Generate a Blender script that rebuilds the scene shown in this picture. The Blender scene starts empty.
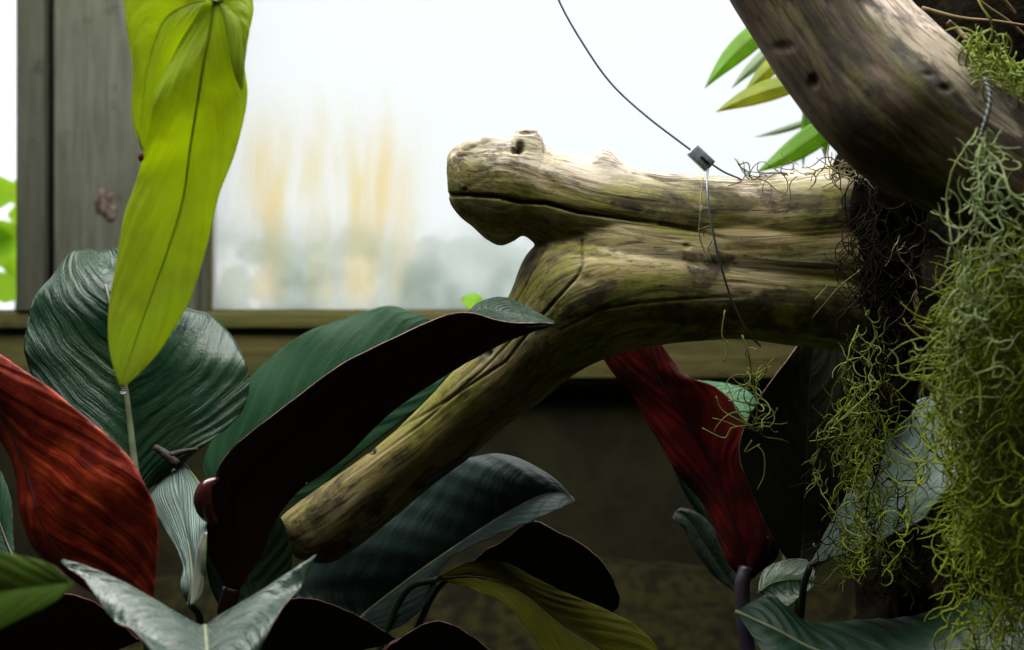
import bpy, math, random
import numpy as np
from mathutils import Vector, noise

S = bpy.context.scene
COL = S.collection
rng = random.Random(7)

# ------------------------------------------------------------------ camera, sky, light, exposure
CAM_Z = 1.30
FPX = 1600.0                       # focal length in pixels of the 1024 px wide frame
cam_d = bpy.data.cameras.new('camera')
cam_d.sensor_width = 36.0
cam_d.lens = FPX * 36.0 / 1024.0
cam_d.dof.use_dof = True
cam_d.dof.focus_distance = 1.93
cam_d.dof.aperture_fstop = 4.0
cam_d.clip_start = 0.05
cam = bpy.data.objects.new('camera', cam_d)
cam.location = (0, 0, CAM_Z)
cam.rotation_euler = (math.radians(90), 0, 0)
COL.objects.link(cam)
S.camera = cam

w = bpy.data.worlds.new('overcast_sky'); S.world = w; w.use_nodes = True
bg = w.node_tree.nodes['Background']
bg.inputs['Color'].default_value = (0.97, 0.985, 1.0, 1)
bg.inputs['Strength'].default_value = 1.42


def area(name, loc, rot, sx, sy, power, col=(1, 1, 1), portal=False):
    d = bpy.data.lights.new(name, 'AREA'); d.shape = 'RECTANGLE'
    d.size = sx; d.size_y = sy; d.energy = power; d.color = col
    o = bpy.data.objects.new(name, d); o.location = loc; o.rotation_euler = rot
    if portal: d.cycles.is_portal = True
    COL.objects.link(o); return o


area('roof_skylight', (-0.70, 2.0, 3.02), (0, 0, 0), 1.7, 1.4, 80, (1.0, 0.985, 0.95))
area('added_fill_right', (0.72, 1.95, 3.02), (0, 0, 0), 0.8, 1.2, 34, (1.0, 0.985, 0.95))  # added fill lamp, brightens limb, moss and log end; no known roof pane

S.view_settings.view_transform = 'Standard'
S.view_settings.look = 'None'
S.view_settings.gamma = 1
S.view_settings.use_curve_mapping = False
S.view_settings.exposure = 0.0
S.cycles.max_bounces = 10
S.cycles.transmission_bounces = 8
S.cycles.sample_clamp_indirect = 4.0


# ------------------------------------------------------------------ helpers
def P(px, py, Y):
    return np.array(((px - 512) / FPX * Y, Y, CAM_Z - (py - 325) / FPX * Y))


def link_mesh(name, V, F, mats, parent=None, uv=None, smooth=True, fmat=None):
    me = bpy.data.meshes.new(name)
    me.from_pydata([tuple(map(float, v)) for v in V], [], [tuple(map(int, f)) for f in F])
    if not isinstance(mats, (list, tuple)): mats = [mats]
    for m in mats: me.materials.append(m)
    if smooth: me.polygons.foreach_set('use_smooth', [True] * len(me.polygons))
    if fmat is not None: me.polygons.foreach_set('material_index', fmat)
    if uv is not None:
        l = me.uv_layers.new(name='UVMap')
        idx = np.zeros(len(me.loops), dtype=np.int32); me.loops.foreach_get('vertex_index', idx)
        l.data.foreach_set('uv', np.asarray(uv, dtype=np.float32)[idx].ravel())
    me.update()
    o = bpy.data.objects.new(name, me)
    COL.objects.link(o)
    if parent is not None: put_under(o, parent)
    return o


def put_under(o, parent):
    o.parent = parent
    o.matrix_parent_inverse = world_mat(parent).inverted()


def world_mat(o):
    from mathutils import Matrix
    m = Matrix.LocRotScale(o.location, o.rotation_euler, o.scale)
    if o.parent is not None:
        return world_mat(o.parent) @ o.matrix_parent_inverse @ m
    return m


def thing(name, label, cat, loc=(0, 0, 0), group=None):
    o = bpy.data.objects.new(name, None); o.empty_display_size = .05
    o.location = tuple(map(float, loc)); COL.objects.link(o)
    return tag(o, label, cat, group)


def tag(o, label, cat, group=None, kind=None):
    o['label'] = label; o['category'] = cat
    if group: o['group'] = group
    if kind: o['kind'] = kind
    return o


def crom(pts, n):
    """Catmull-Rom through pts, n samples evenly spread over the stations"""
    p = np.asarray(pts, float)
    k = len(p)
    if k == 2:
        t = np.linspace(0, 1, n)[:, None]; return p[0] * (1 - t) + p[1] * t
    q = np.vstack([2 * p[0] - p[1], p, 2 * p[-1] - p[-2]])
    out = []
    for u in np.linspace(0, k - 1, n):
        i = min(int(u), k - 2); t = u - i
        a, b, c, d = q[i], q[i + 1], q[i + 2], q[i + 3]
        out.append(.5 * ((2 * b) + (c - a) * t + (2 * a - 5 * b + 4 * c - d) * t * t + (3 * b - a - 3 * c + d) * t ** 3))
    return np.array(out)


class MB:
    """collects tubes / lumps / boxes, becomes one mesh"""
    def __init__(s): s.V = []; s.F = []; s.M = []

    def tube(s, pts, rad, n=6, mat=0, cap=True):
        p = np.asarray(pts, float); k = len(p)
        r = np.broadcast_to(np.asarray(rad, float), (k,)) if np.ndim(rad) < 1 else np.asarray(rad, float)
        t = np.gradient(p, axis=0); t /= np.linalg.norm(t, axis=1)[:, None] + 1e-12
        ref = np.array((0.31, 0.9, 0.17)); base = len(s.V)
        a = np.arange(n) * 2 * math.pi / n
        for i in range(k):
            x = np.cross(t[i], ref); x /= np.linalg.norm(x) + 1e-9
            y = np.cross(t[i], x)
            s.V.extend(p[i] + r[i] * (math.cos(b) * x + math.sin(b) * y) for b in a)
        for i in range(k - 1):
            for j in range(n):
                A = base + i * n; s.F.append((A + j, A + (j + 1) % n, A + n + (j + 1) % n, A + n + j)); s.M.append(mat)
        if cap:
            s.F.append(tuple(base + j for j in range(n))[::-1]); s.M.append(mat)
            s.F.append(tuple(base + (k - 1) * n + j for j in range(n))); s.M.append(mat)

    def box(s, x0, x1, y0, y1, z0, z1, mat=0, bev=0.0):
        b = len(s.V); e = bev
        if e <= 0:
            s.V.extend([(x, y, z) for x in (x0, x1) for y in (y0, y1) for z in (z0, z1)])
            for f in ((0, 1, 3, 2), (4, 6, 7, 5), (0, 4, 5, 1), (2, 3, 7, 6), (0, 2, 6, 4), (1, 5, 7, 3)):
                s.F.append(tuple(b + i for i in f)); s.M.append(mat)
            return
        # chamfered box
        import bmesh
        bm = bmesh.new(); bmesh.ops.create_cube(bm, size=1)
        for v in bm.verts:
            v.co = Vector((x0 + (v.co.x + .5) * (x1 - x0), y0 + (v.co.y + .5) * (y1 - y0), z0 + (v.co.z + .5) * (z1 - z0)))
        bmesh.ops.bevel(bm, geom=bm.edges[:], offset=e, segments=2, affect='EDGES', profile=.6)
        bm.verts.index_update()
        s.V.extend(tuple(v.co) for v in bm.verts)
        for f in bm.faces: s.F.append(tuple(b + v.index for v in f.verts)); s.M.append(mat)
        bm.free()

    def lump(s, c, r, seg=12, rings=8, mat=0, axes=None):
        b = len(s.V); c = np.asarray(c, float)
        ax = np.eye(3) if axes is None else np.asarray(axes, float)
        rr = np.broadcast_to(np.asarray(r, float), (3,))
        for i in range(rings + 1):
            th = math.pi * i / rings
            for j in range(seg):
                ph = 2 * math.pi * j / seg
                d = np.array((math.sin(th) * math.cos(ph), math.sin(th) * math.sin(ph), math.cos(th))) * rr
                s.V.append(c + d @ ax)
        for i in range(rings):
            for j in range(seg):
                A = b + i * seg; s.F.append((A + j, A + seg + j, A + seg + (j + 1) % seg, A + (j + 1) % seg)); s.M.append(mat)

    def build(s, name, mats, parent=None, smooth=True):
        return link_mesh(name, s.V, s.F, mats, parent, smooth=smooth, fmat=s.M)


# ------------------------------------------------------------------ materials
class NT:
    def __init__(s, name):
        s.m = bpy.data.materials.new(name); s.m.use_nodes = True
        s.t = s.m.node_tree; s.t.nodes.clear()
        s.out = s.t.nodes.new('ShaderNodeOutputMaterial')

    def n(s, typ, **kw):
        nd = s.t.nodes.new(typ)
        for k, v in kw.items():
            if k in ('i',):
                for kk, vv in v.items(): s.set(nd.inputs[kk], vv)
            else: setattr(nd, k, v)
        return nd

    def set(s, sock, v):
        if isinstance(v, bpy.types.NodeSocket): s.t.links.new(v, sock)
        elif isinstance(v, bpy.types.Node): s.t.links.new(v.outputs[0], sock)
        else:
            if sock.type == 'RGBA' and len(v) == 3: v = (*v, 1)
            sock.default_value = v

    def math(s, op, a, b=None, clamp=False):
        nd = s.n('ShaderNodeMath', operation=op, use_clamp=clamp)
        s.set(nd.inputs[0], a)
        if b is not None: s.set(nd.inputs[1], b)
        return nd.outputs[0]

    def mix(s, f, a, b, mode='MIX'):
        nd = s.n('ShaderNodeMix', data_type='RGBA', blend_type=mode)
        s.set(nd.inputs[0], f); s.set(nd.inputs[6], a); s.set(nd.inputs[7], b)
        return nd.outputs[2]

    def ramp(s, f, stops):
        nd = s.n('ShaderNodeValToRGB'); s.set(nd.inputs[0], f)
        e = nd.color_ramp.elements
        while len(e) < len(stops): e.new(.5)
        for q, (p, c) in zip(e, stops):
            q.position = p; q.color = (*c, 1) if len(c) == 3 else c
        return nd.outputs[0]

    def fac(s, f, lo, hi):
        nd = s.n('ShaderNodeMapRange', interpolation_type='SMOOTHSTEP')
        s.set(nd.inputs[0], f); nd.inputs[1].default_value = lo; nd.inputs[2].default_value = hi
        return nd.outputs[0]

    def noise(s, vec, scale, detail=4, rough=.55, dist=0.0):
        nd = s.n('ShaderNodeTexNoise')
        if vec is not None: s.set(nd.inputs['Vector'], vec)
        nd.inputs['Scale'].default_value = scale; nd.inputs['Detail'].default_value = detail
        nd.inputs['Roughness'].default_value = rough; nd.inputs['Distortion'].default_value = dist
        return nd.outputs['Fac']

    def vscale(s, vec, v):
        nd = s.n('ShaderNodeMapping'); s.set(nd.inputs['Vector'], vec); nd.inputs['Scale'].default_value = v
        return nd.outputs[0]

    def bump(s, h, strength, dist, normal=None):
        nd = s.n('ShaderNodeBump'); s.set(nd.inputs['Height'], h)
        nd.inputs['Strength'].default_value = strength; nd.inputs['Distance'].default_value = dist
        if normal is not None: s.set(nd.inputs['Normal'], normal)
        return nd.outputs[0]

    def pbsdf(s, col, rough, spec=.5, normal=None, metal=0.0):
        nd = s.n('ShaderNodeBsdfPrincipled')
        s.set(nd.inputs['Base Color'], col); s.set(nd.inputs['Roughness'], rough)
        nd.inputs['Specular IOR Level'].default_value = spec; nd.inputs['Metallic'].default_value = metal
        if normal is not None: s.set(nd.inputs['Normal'], normal)
        return nd.outputs[0]

    def mixsh(s, f, a, b):
        nd = s.n('ShaderNodeMixShader'); s.set(nd.inputs[0], f); s.set(nd.inputs[1], a); s.set(nd.inputs[2], b)
        return nd.outputs[0]

    def done(s, sh):
        s.t.links.new(sh, s.out.inputs['Surface']); return s.m


def mat_plain(name, col, rough=.6, spec=.4, metal=0.0, col2=None, scale=30, bump=0.0):
    t = NT(name); tc = t.n('ShaderNodeTexCoord').outputs['Object']
    f = t.noise(tc, scale, 5)
    c = t.mix(t.fac(f, .35, .65), col, col2 if col2 else tuple(x * .7 for x in col))
    nm = t.bump(f, .5, bump) if bump else None
    return t.done(t.pbsdf(c, rough, spec, nm, metal))


def mat_leaf(name, col, col2, rough=.35, spec=.5, transl=0.0, tcol=None, vein=None, vstr=.25, nv=11, skew=.35, bump=.0025,
             blotch=14, vsharp=.5, wet=0.0):
    """two colours in blotches; side veins run out from the midrib; optional translucency"""
    t = NT(name)
    uv = t.n('ShaderNodeUVMap').outputs[0]
    sep = t.n('ShaderNodeSeparateXYZ'); t.set(sep.inputs[0], uv)
    u, v = sep.outputs[0], sep.outputs[1]
    av = t.math('ABSOLUTE', t.math('SUBTRACT', t.math('MULTIPLY', v, 2.0), 1.0))
    tc = t.n('ShaderNodeTexCoord').outputs['Object']
    wob = t.math('MULTIPLY', t.noise(tc, 9, 2), .12)
    ph = t.math('ADD', t.math('SUBTRACT', u, t.math('MULTIPLY', t.math('POWER', av, 1.3), skew)), wob)
    wv = t.math('SINE', t.math('MULTIPLY', ph, nv * 2 * math.pi))
    hv = t.math('MULTIPLY', t.math('ADD', wv, 1.0), .5)
    f = t.noise(tc, blotch, 5, .6)
    c = t.mix(t.fac(f, .38, .66), col, col2)
    vm = t.math('MULTIPLY', t.math('POWER', hv, 8.0 * vsharp + 2), vstr)
    if vein is None: vein = tuple(min(1, x * 1.8 + .01) for x in col)
    c = t.mix(vm, c, vein)
    cmb = t.n('ShaderNodeCombineXYZ'); t.set(cmb.inputs[0], t.math('MULTIPLY', ph, nv * 2.6)); t.set(cmb.inputs[1], t.math('MULTIPLY', v, 5.0))
    wr = t.noise(cmb.outputs[0], 1.0, 5, .62, .3)
    fine = t.noise(tc, 210, 3)
    h = t.math('ADD', t.math('MULTIPLY', hv, .45), t.math('ADD', t.math('MULTIPLY', wr, 1.5), t.math('MULTIPLY', fine, .25)))
    c = t.mix(t.math('MULTIPLY', t.fac(wr, .52, .36), .35), c, tuple(x * .5 for x in col))
    nm = t.bump(h, .8, bump * .5)
    rg = rough
    if wet:
        rg = t.math('SUBTRACT', rough, t.math('MULTIPLY', t.fac(t.noise(tc, 60, 3), .45, .6), wet))
    sh = t.pbsdf(c, rg, spec, nm)
    if transl > 0:
        tr = t.n('ShaderNodeBsdfTranslucent')
        t.set(tr.inputs[0], c if tcol is None else t.mix(t.math('MULTIPLY', t.fac(f, .4, .65), .6), tcol, tuple(x * .55 for x in tcol)))
        sh = t.mixsh(transl, sh, tr.outputs[0])
    return t.done(sh)


def mat_driftwood(name, pale, mid, dark, algae, algae_amt=.5, bleach=None, stain=.9, st_lo=.50, bleach_to=None, light=None):
    """weathered wood along its grain: bleached, olive and algae patches, black mildew streaks, fine checks.
    bleach = (from, to): grain-space height over which the sun-bleached side takes over, ragged along the grain"""
    t = NT(name)
    g = t.n('ShaderNodeAttribute', attribute_name='grain').outputs['Vector']
    sep = t.n('ShaderNodeSeparateXYZ'); t.set(sep.inputs[0], g)
    tc = t.n('ShaderNodeTexCoord').outputs['Object']
    streak = t.noise(t.vscale(g, (2.0, 13, 13)), 1.7, 7, .66, .6)
    fine = t.noise(t.vscale(g, (5, 85, 85)), 2.0, 5, .6, .3)
    hair = t.noise(t.vscale(g, (3, 190, 190)), 1.6, 3, .5, .2)
    big = t.noise(t.vscale(g, (4.5, 10, 10)), 1.5, 5, .6, .5)
    st = t.noise(t.vscale(g, (5, 15, 15)), 1.3, 7, .68, .5)
    cl = t.noise(tc, 48, 6, .7)
    c = t.ramp(streak, [(.34, tuple(.5 * (x + y) for x, y in zip(dark, mid))), (.47, mid), (.66, light or pale)])
    al = t.math('MULTIPLY', t.fac(big, .44, .58), algae_amt)
    c = t.mix(al, c, t.mix(t.fac(cl, .38, .62), tuple(x * .55 for x in algae), algae))
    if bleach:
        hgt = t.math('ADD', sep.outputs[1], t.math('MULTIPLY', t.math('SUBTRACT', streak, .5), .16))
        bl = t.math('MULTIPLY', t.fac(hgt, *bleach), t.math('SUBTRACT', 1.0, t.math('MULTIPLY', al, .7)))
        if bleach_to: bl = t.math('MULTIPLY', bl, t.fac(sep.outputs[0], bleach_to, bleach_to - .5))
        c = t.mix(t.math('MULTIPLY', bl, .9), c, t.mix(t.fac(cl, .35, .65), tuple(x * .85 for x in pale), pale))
    c = t.mix(t.math('MULTIPLY', t.fac(st, st_lo, st_lo + .10), stain), c, t.mix(t.fac(cl, .4, .6), dark, tuple(.65 * x + .35 * y for x, y in zip(dark, mid))))
    c = t.mix(t.math('MULTIPLY', t.fac(fine, .50, .38), .65), c, tuple(.75 * x + .25 * y for x, y in zip(dark, mid)))
    c = t.mix(t.math('MULTIPLY', t.fac(hair, .40, .33), .7), c, dark)
    c = t.mix(t.math('MULTIPLY', t.fac(cl, .60, .70), .45), c, dark)
    h = t.math('ADD', t.math('MULTIPLY', streak, .5), t.math('ADD', t.math('MULTIPLY', fine, .5), t.math('MULTIPLY', cl, .4)))
    ck = t.n('ShaderNodeAttribute', attribute_name='crack').outputs['Fac']
    c = t.mix(t.math('MULTIPLY', ck, .9), c, tuple(x * .4 for x in dark))
    return t.done(t.pbsdf(c, .7, .3, t.bump(h, .6, .0025)))


def mat_boards(name, c1, c2, moss, moss_amt, stretch=(9, 9, 1.2), rough=.8):
    t = NT(name); tc = t.n('ShaderNodeTexCoord').outputs['Object']
    g = t.noise(t.vscale(tc, stretch), 5, 6, .62, .3)
    b = t.noise(tc, 3.0, 5, .6)
    s2 = t.noise(tc, 17, 5, .6)
    c = t.mix(t.fac(g, .36, .64), c1, c2)
    c = t.mix(t.math('MULTIPLY', t.fac(b, .42, .62), moss_amt), c, moss)
    c = t.mix(t.math('MULTIPLY', t.fac(s2, .60, .72), .6), c, tuple(x * .45 for x in c1))
    return t.done(t.pbsdf(c, rough, .25, t.bump(t.math('ADD', g, t.math('MULTIPLY', s2, .5)), .6, .006)))


M = {}
M['post'] = mat_boards('weathered_grey_paint', (.075, .083, .060), (.115, .122, .090), (.055, .062, .032), .45, (10, 10, 1.0))
M['post_dark'] = mat_boards('weathered_green_grey_paint', (.05, .055, .038), (.07, .074, .052), (.042, .047, .024), .4, (10, 10, 1.0))
M['rail'] = mat_boards('weathered_rail_wood', (.056, .048, .013), (.092, .080, .022), (.068, .076, .012), .65, (1.2, 10, 10))
M['low_wall'] = mat_boards('mossy_low_wall', (.008, .0075, .002), (.014, .0125, .003), (.018, .020, .002), .7, (4, 4, 4), .95)
M['room'] = mat_plain('dim_room_paint', (.035, .036, .03), .9, .2, scale=6)
M['soil'] = mat_plain('dark_soil', (.006, .0055, .002), .95, .1, col2=(.018, .017, .004), scale=30, bump=.02)
M['near_black'] = mat_plain('dark_root_fibre', (.004, .0035, .002), .95, .03, col2=(.009, .007, .004), scale=90, bump=.012)  # near-black root fibre; on the backdrop trunk this colour stands in for shade

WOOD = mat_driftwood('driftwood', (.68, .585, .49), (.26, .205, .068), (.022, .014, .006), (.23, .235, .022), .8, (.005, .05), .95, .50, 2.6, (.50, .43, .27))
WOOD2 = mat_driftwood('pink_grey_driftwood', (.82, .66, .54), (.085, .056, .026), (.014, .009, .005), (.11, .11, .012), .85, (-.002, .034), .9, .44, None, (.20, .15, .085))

M['cable'] = mat_plain('dull_steel_cable', (.22, .25, .28), .45, .5, .6, scale=400)
M['zinc'] = mat_plain('zinc_block', (.50, .58, .62), .4, .5, .2, scale=200)
M['slot'] = mat_plain('dark_slot', (.02, .022, .025), .6, .3)
M['moss'] = mat_plain('yellow_green_moss', (.30, .36, .016), .7, .2, col2=(.19, .24, .012), scale=25)
M['moss_pale'] = mat_plain('pale_grey_green_moss', (.36, .43, .20), .7, .25, col2=(.26, .33, .11), scale=25)
M['moss_mid'] = mat_plain('dull_green_moss', (.24, .28, .055), .7, .25, col2=(.16, .20, .035), scale=25)
M['rootlet'] = mat_plain('dry_tan_rootlet', (.30, .26, .15), .8, .2, col2=(.17, .14, .07), scale=25)
M['dark_rootlet'] = mat_plain('dark_brown_rootlet', (.022, .016, .009), .85, .1, col2=(.010, .008, .005), scale=25)
M['twig'] = mat_plain('tan_twig', (.17, .11, .045), .7, .3, scale=40)


def mat_pane(name, stained):
    t = NT(name)
    tc = t.n('ShaderNodeTexCoord').outputs['Object']
    sep = t.n('ShaderNodeSeparateXYZ'); t.set(sep.inputs[0], tc)
    x, z = sep.outputs[0], sep.outputs[2]
    tp = t.n('ShaderNodeBsdfTransparent'); tp.inputs[0].default_value = (.985, .995, 1, 1)
    gl = t.n('ShaderNodeBsdfGlossy'); gl.inputs['Roughness'].default_value = .08
    base = t.mixsh(.03, tp.outputs[0], gl.outputs[0])
    if not stained: return t.done(base)
    film = t.n('ShaderNodeBsdfTranslucent')
    streak = t.noise(t.vscale(tc, (9, 9, 1.2)), 2.3, 4, .6, .2)
    cloud = t.noise(tc, 5.5, 4, .55)
    # ochre run-down stains in the left half of the pane, grey-green algae film along its foot
    mx = t.math('MULTIPLY', t.fac(x, -.62, -.50), t.fac(x, -.14, -.26))
    mz = t.math('MULTIPLY', t.fac(z, 1.82, 1.60), t.fac(z, 1.31, 1.38))
    och = t.math('MULTIPLY', t.math('MULTIPLY', mx, mz), t.fac(streak, .30, .74))
    c = t.mix(t.math('MULTIPLY', och, .9), (.97, .985, 1.0), (1.0, .88, .60))
    foot = t.math('MULTIPLY', t.fac(z, 1.56, 1.38), t.fac(cloud, .34, .62))
    c = t.mix(t.math('MULTIPLY', foot, .75), c, (.50, .58, .52))
    t.set(film.inputs[0], c)
    amt = t.math('ADD', .55, t.math('MULTIPLY', t.math('MAXIMUM', och, t.math('MULTIPLY', foot, .9)), .42), True)
    return t.done(t.mixsh(amt, base, film.outputs[0]))


M['pane'] = mat_pane('stained_frosted_glass', True)
M['pane_clear'] = mat_pane('clear_glass', False)

# leaf faces
GREEN_TOP = mat_leaf('dark_green_leaf_face', (.008, .034, .016), (.016, .044, .018), .32, .30, vein=(.04, .08, .05), vstr=.2, nv=15, bump=.004, wet=.08)
GREEN_MID = mat_leaf('mid_green_leaf_face', (.012, .050, .020), (.016, .054, .022), .50, .16, .12, (.04, .14, .03), vstr=.25, nv=10, bump=.003)
GREEN_DEEP = mat_leaf('deep_green_leaf_face', (.008, .026, .010), (.013, .034, .013), .45, .3, vstr=.3, nv=9, bump=.003)
SILVER = mat_leaf('wet_silver_green_leaf_face', (.035, .072, .048), (.075, .11, .085), .32, .7, vein=(.10, .14, .115), vstr=.3, nv=12, skew=.5, bump=.007, wet=.14)
PALE = mat_leaf('pale_blue_green_leaf_face', (.12, .20, .17), (.17, .25, .21), .42, .5, vein=(.08, .14, .12), vstr=.6, nv=5, skew=2.2, bump=.003)
YELLOW = mat_leaf('yellow_green_leaf_face', (.38, .53, .030), (.45, .56, .036), .42, .4, .5, (.86, 1.0, .07), vein=(.29, .43, .03), vstr=.55, nv=7, skew=.42, bump=.004, blotch=12, vsharp=3)
OLIVE = mat_leaf('olive_yellow_leaf_face', (.12, .13, .006), (.18, .17, .008), .6, .12, .25, (.35, .40, .02), vein=(.05, .07, .01), vstr=.5, nv=11, bump=.003, blotch=22)
LIME = mat_leaf('soft_green_leaf_face', (.055, .12, .006), (.08, .15, .01), .6, .12, .3, (.3, .5, .03), nv=7, bump=.002)
RED = mat_leaf('red_leaf_underside', (.34, .022, .010), (.85, .10, .026), .40, .35, .35, (.9, .10, .03), vein=(.06, .005, .004), vstr=.5, nv=13, skew=.45, bump=.003, blotch=38)
RED_DEEP = mat_leaf('crimson_leaf_underside', (.035, .003, .003), (.17, .009, .007), .42, .3, .16, (.75, .04, .03), vein=(.03, .003, .003), vstr=.5, nv=9, bump=.003, blotch=16)
MAROON = mat_leaf('maroon_leaf_underside', (.030, .007, .008), (.042, .009, .009), .42, .4, vein=(.05, .012, .012), vstr=.2, nv=12, bump=.002)
BROWN = mat_leaf('dark_brown_green_leaf', (.010, .011, .004), (.016, .015, .005), .45, .3, vstr=.3, nv=10, bump=.003)
M['rib_yellow'] = mat_leaf('yellow_green_rib', (.24, .34, .012), (.28, .38, .014), .45, .35, .5, (.55, .70, .02), nv=1, vstr=0, bump=.0002)
M['rim_red'] = mat_plain('reddish_leaf_edge', (.16, .055, .045), .5, .4)
M['rim_pink'] = mat_plain('pinkish_leaf_edge', (.30, .16, .14), .5, .4)
M['rim_green'] = mat_plain('green_leaf_edge', (.25, .32, .03), .5, .4)
M['rib_pale'] = mat_plain('pale_green_rib', (.20, .23, .13), .45, .4, scale=60)
M['rib_dark'] = mat_plain('dark_rib', (.035, .028, .02), .45, .4, scale=60)
M['rib_green'] = mat_plain('green_rib', (.16, .24, .02), .45, .4, scale=60)
M['rib_maroon'] = mat_plain('maroon_stalk', (.030, .006, .008), .45, .35, scale=60)
M['stalk_purple'] = mat_plain('purple_grey_stalk', (.055, .045, .065), .4, .5, scale=60)
M['stalk_green'] = mat_plain('dark_green_stalk', (.03, .055, .02), .45, .4, scale=60)
M['wet_bud'] = mat_plain('glossy_maroon_sheath', (.07, .012, .014), .18, .8, scale=60)

# ------------------------------------------------------------------ setting
YW = 3.20                                    # room face of the window wall
def px_x(px, Y=YW): return (px - 512) / FPX * Y
def px_z(py, Y=YW): return CAM_Z - (py - 325) / FPX * Y


def struct(o, label=None):
    o['kind'] = 'structure'
    return o


WZ0 = px_z(309)
x_post0, x_post1 = px_x(15.5, 3.145), px_x(206, 3.2)
# floor and soil bed, a low-poly rolling surface
gx = np.linspace(-2.4, 2.0, 90); gy = np.linspace(-1.6, 3.25, 90)
V = []; F = []
for j, y in enumerate(gy):
    for i, x in enumerate(gx):
        V.append((x, y, .50 + .30 * min(1, max(0, (y - 2.55) / .6)) ** 1.5 + .05 * noise.noise(Vector((x * 1.7, y * 1.7, 0))) + .018 * noise.noise(Vector((x * 9, y * 9, 3)))))
for j in range(89):
    for i in range(89):
        a = j * 90 + i; F.append((a, a + 1, a + 91, a + 90))
struct(link_mesh('floor', V, F, M['soil']))

b = MB(); b.box(-2.4, 2.0, 3.225, 3.34, .3, px_z(378)); struct(b.build('wall_back', M['low_wall'], smooth=False))
b = MB(); b.box(1.15, 2.0, 3.225, 3.34, px_z(378), 3.1); struct(b.build('wall_back_upper', M['room'], smooth=False))
b = MB(); b.box(-2.40, -2.30, -1.6, 3.3, .3, 1.30); b.box(-2.40, -2.30, -1.6, 3.3, 2.80, 3.1)
b.box(-2.40, -2.30, -1.6, 3.3, 1.30, 2.8)
struct(b.build('wall_left', M['room'], smooth=False))
b = MB(); b.box(2.0, 2.1, -1.6, 3.34, .3, 3.1); struct(b.build('wall_right', M['room'], smooth=False))
b = MB(); b.box(-2.4, 2.1, -1.7, -1.6, .3, 3.1); struct(b.build('wall_front', M['room'], smooth=False))
b = MB()
b.box(-2.4, -1.5, -1.7, 3.34, 3.1, 3.2); b.box(1.2, 2.1, -1.7, 3.34, 3.1, 3.2)
b.box(-1.5, 1.2, -1.7, .45, 3.1, 3.2); b.box(-1.5, 1.2, 2.65, 3.34, 3.1, 3.2)
struct(b.build('ceiling', M['room'], smooth=False))
# rail under the panes: sill nose above a broad board with a shadow gap at its foot
b = MB()
b.box(-2.3, 2.0, 3.165, 3.34, px_z(378), px_z(330), bev=.004); b.box(-2.3, 2.0, 3.24, 3.33, px_z(384), px_z(314))
b.box(-2.3, 2.0, 3.150, 3.34, px_z(330) + .002, px_z(312), bev=.005)
b.box(-2.3, 2.0, 3.18, 3.33, px_z(384), px_z(379), bev=.002)
struct(b.build('trim_1', M['rail']))
# the upright between the panes: broad face board and a narrow darker strip left of a groove
b = MB()
b.box(px_x(59), x_post1 - .012, 3.16, 3.34, px_z(312), 3.1, 0, .005)
b.box(x_post1 - .012, x_post1, 3.20, 3.32, px_z(312), 3.1, 0, .002)
struct(b.build('trim_2', M['post']))
b = MB()
b.box(x_post0, px_x(52), 3.145, 3.34, px_z(312), 3.1, 0, .005)
b.box(px_x(50), px_x(60), 3.205, 3.33, px_z(312), 3.1)
struct(b.build('trim_3', M['post_dark']))
# windows: frame strips and a real 4 mm pane
for nm, xa, xb, m in (('window_1', x_post1, 1.15, M['pane']), ('window_2', -2.3, x_post0, M['pane_clear'])):
    b = MB(); zb = WZ0 - .004; e = .010
    b.box(xa, xb, 3.215, 3.30, px_z(312), zb + e * .3); b.box(xa, xb, 3.215, 3.30, 3.07, 3.1)
    b.box(xa, xa + e * .3, 3.215, 3.30, zb, 3.1); b.box(xb - e, xb, 3.215, 3.30, zb, 3.1)
    wf = struct(b.build(nm, M['rail'] if nm == 'window_1' else M['post_dark'], smooth=False))
    p = MB(); p.box(xa, xb, 3.255, 3.259, zb, 3.09); p.build('pane', m, wf, smooth=False)
# knot scar on the post
kn = MB(); c0 = P(104, 203, 3.158)
kn.lump(c0 + np.array((0, .004, 0)), (.022, .006, .03), 14, 8)
kn.lump(c0 + np.array((.012, .004, -.02)), (.016, .006, .02), 12, 8)
kn_o = kn.build('wood_knot', mat_plain('broken_knot', (.14, .105, .08), .9, .2, col2=(.03, .025, .02), scale=90, bump=.01))
tag(kn_o, 'dark rough knot scar on the grey wooden post', 'wood knot')
world_col = None

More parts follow.
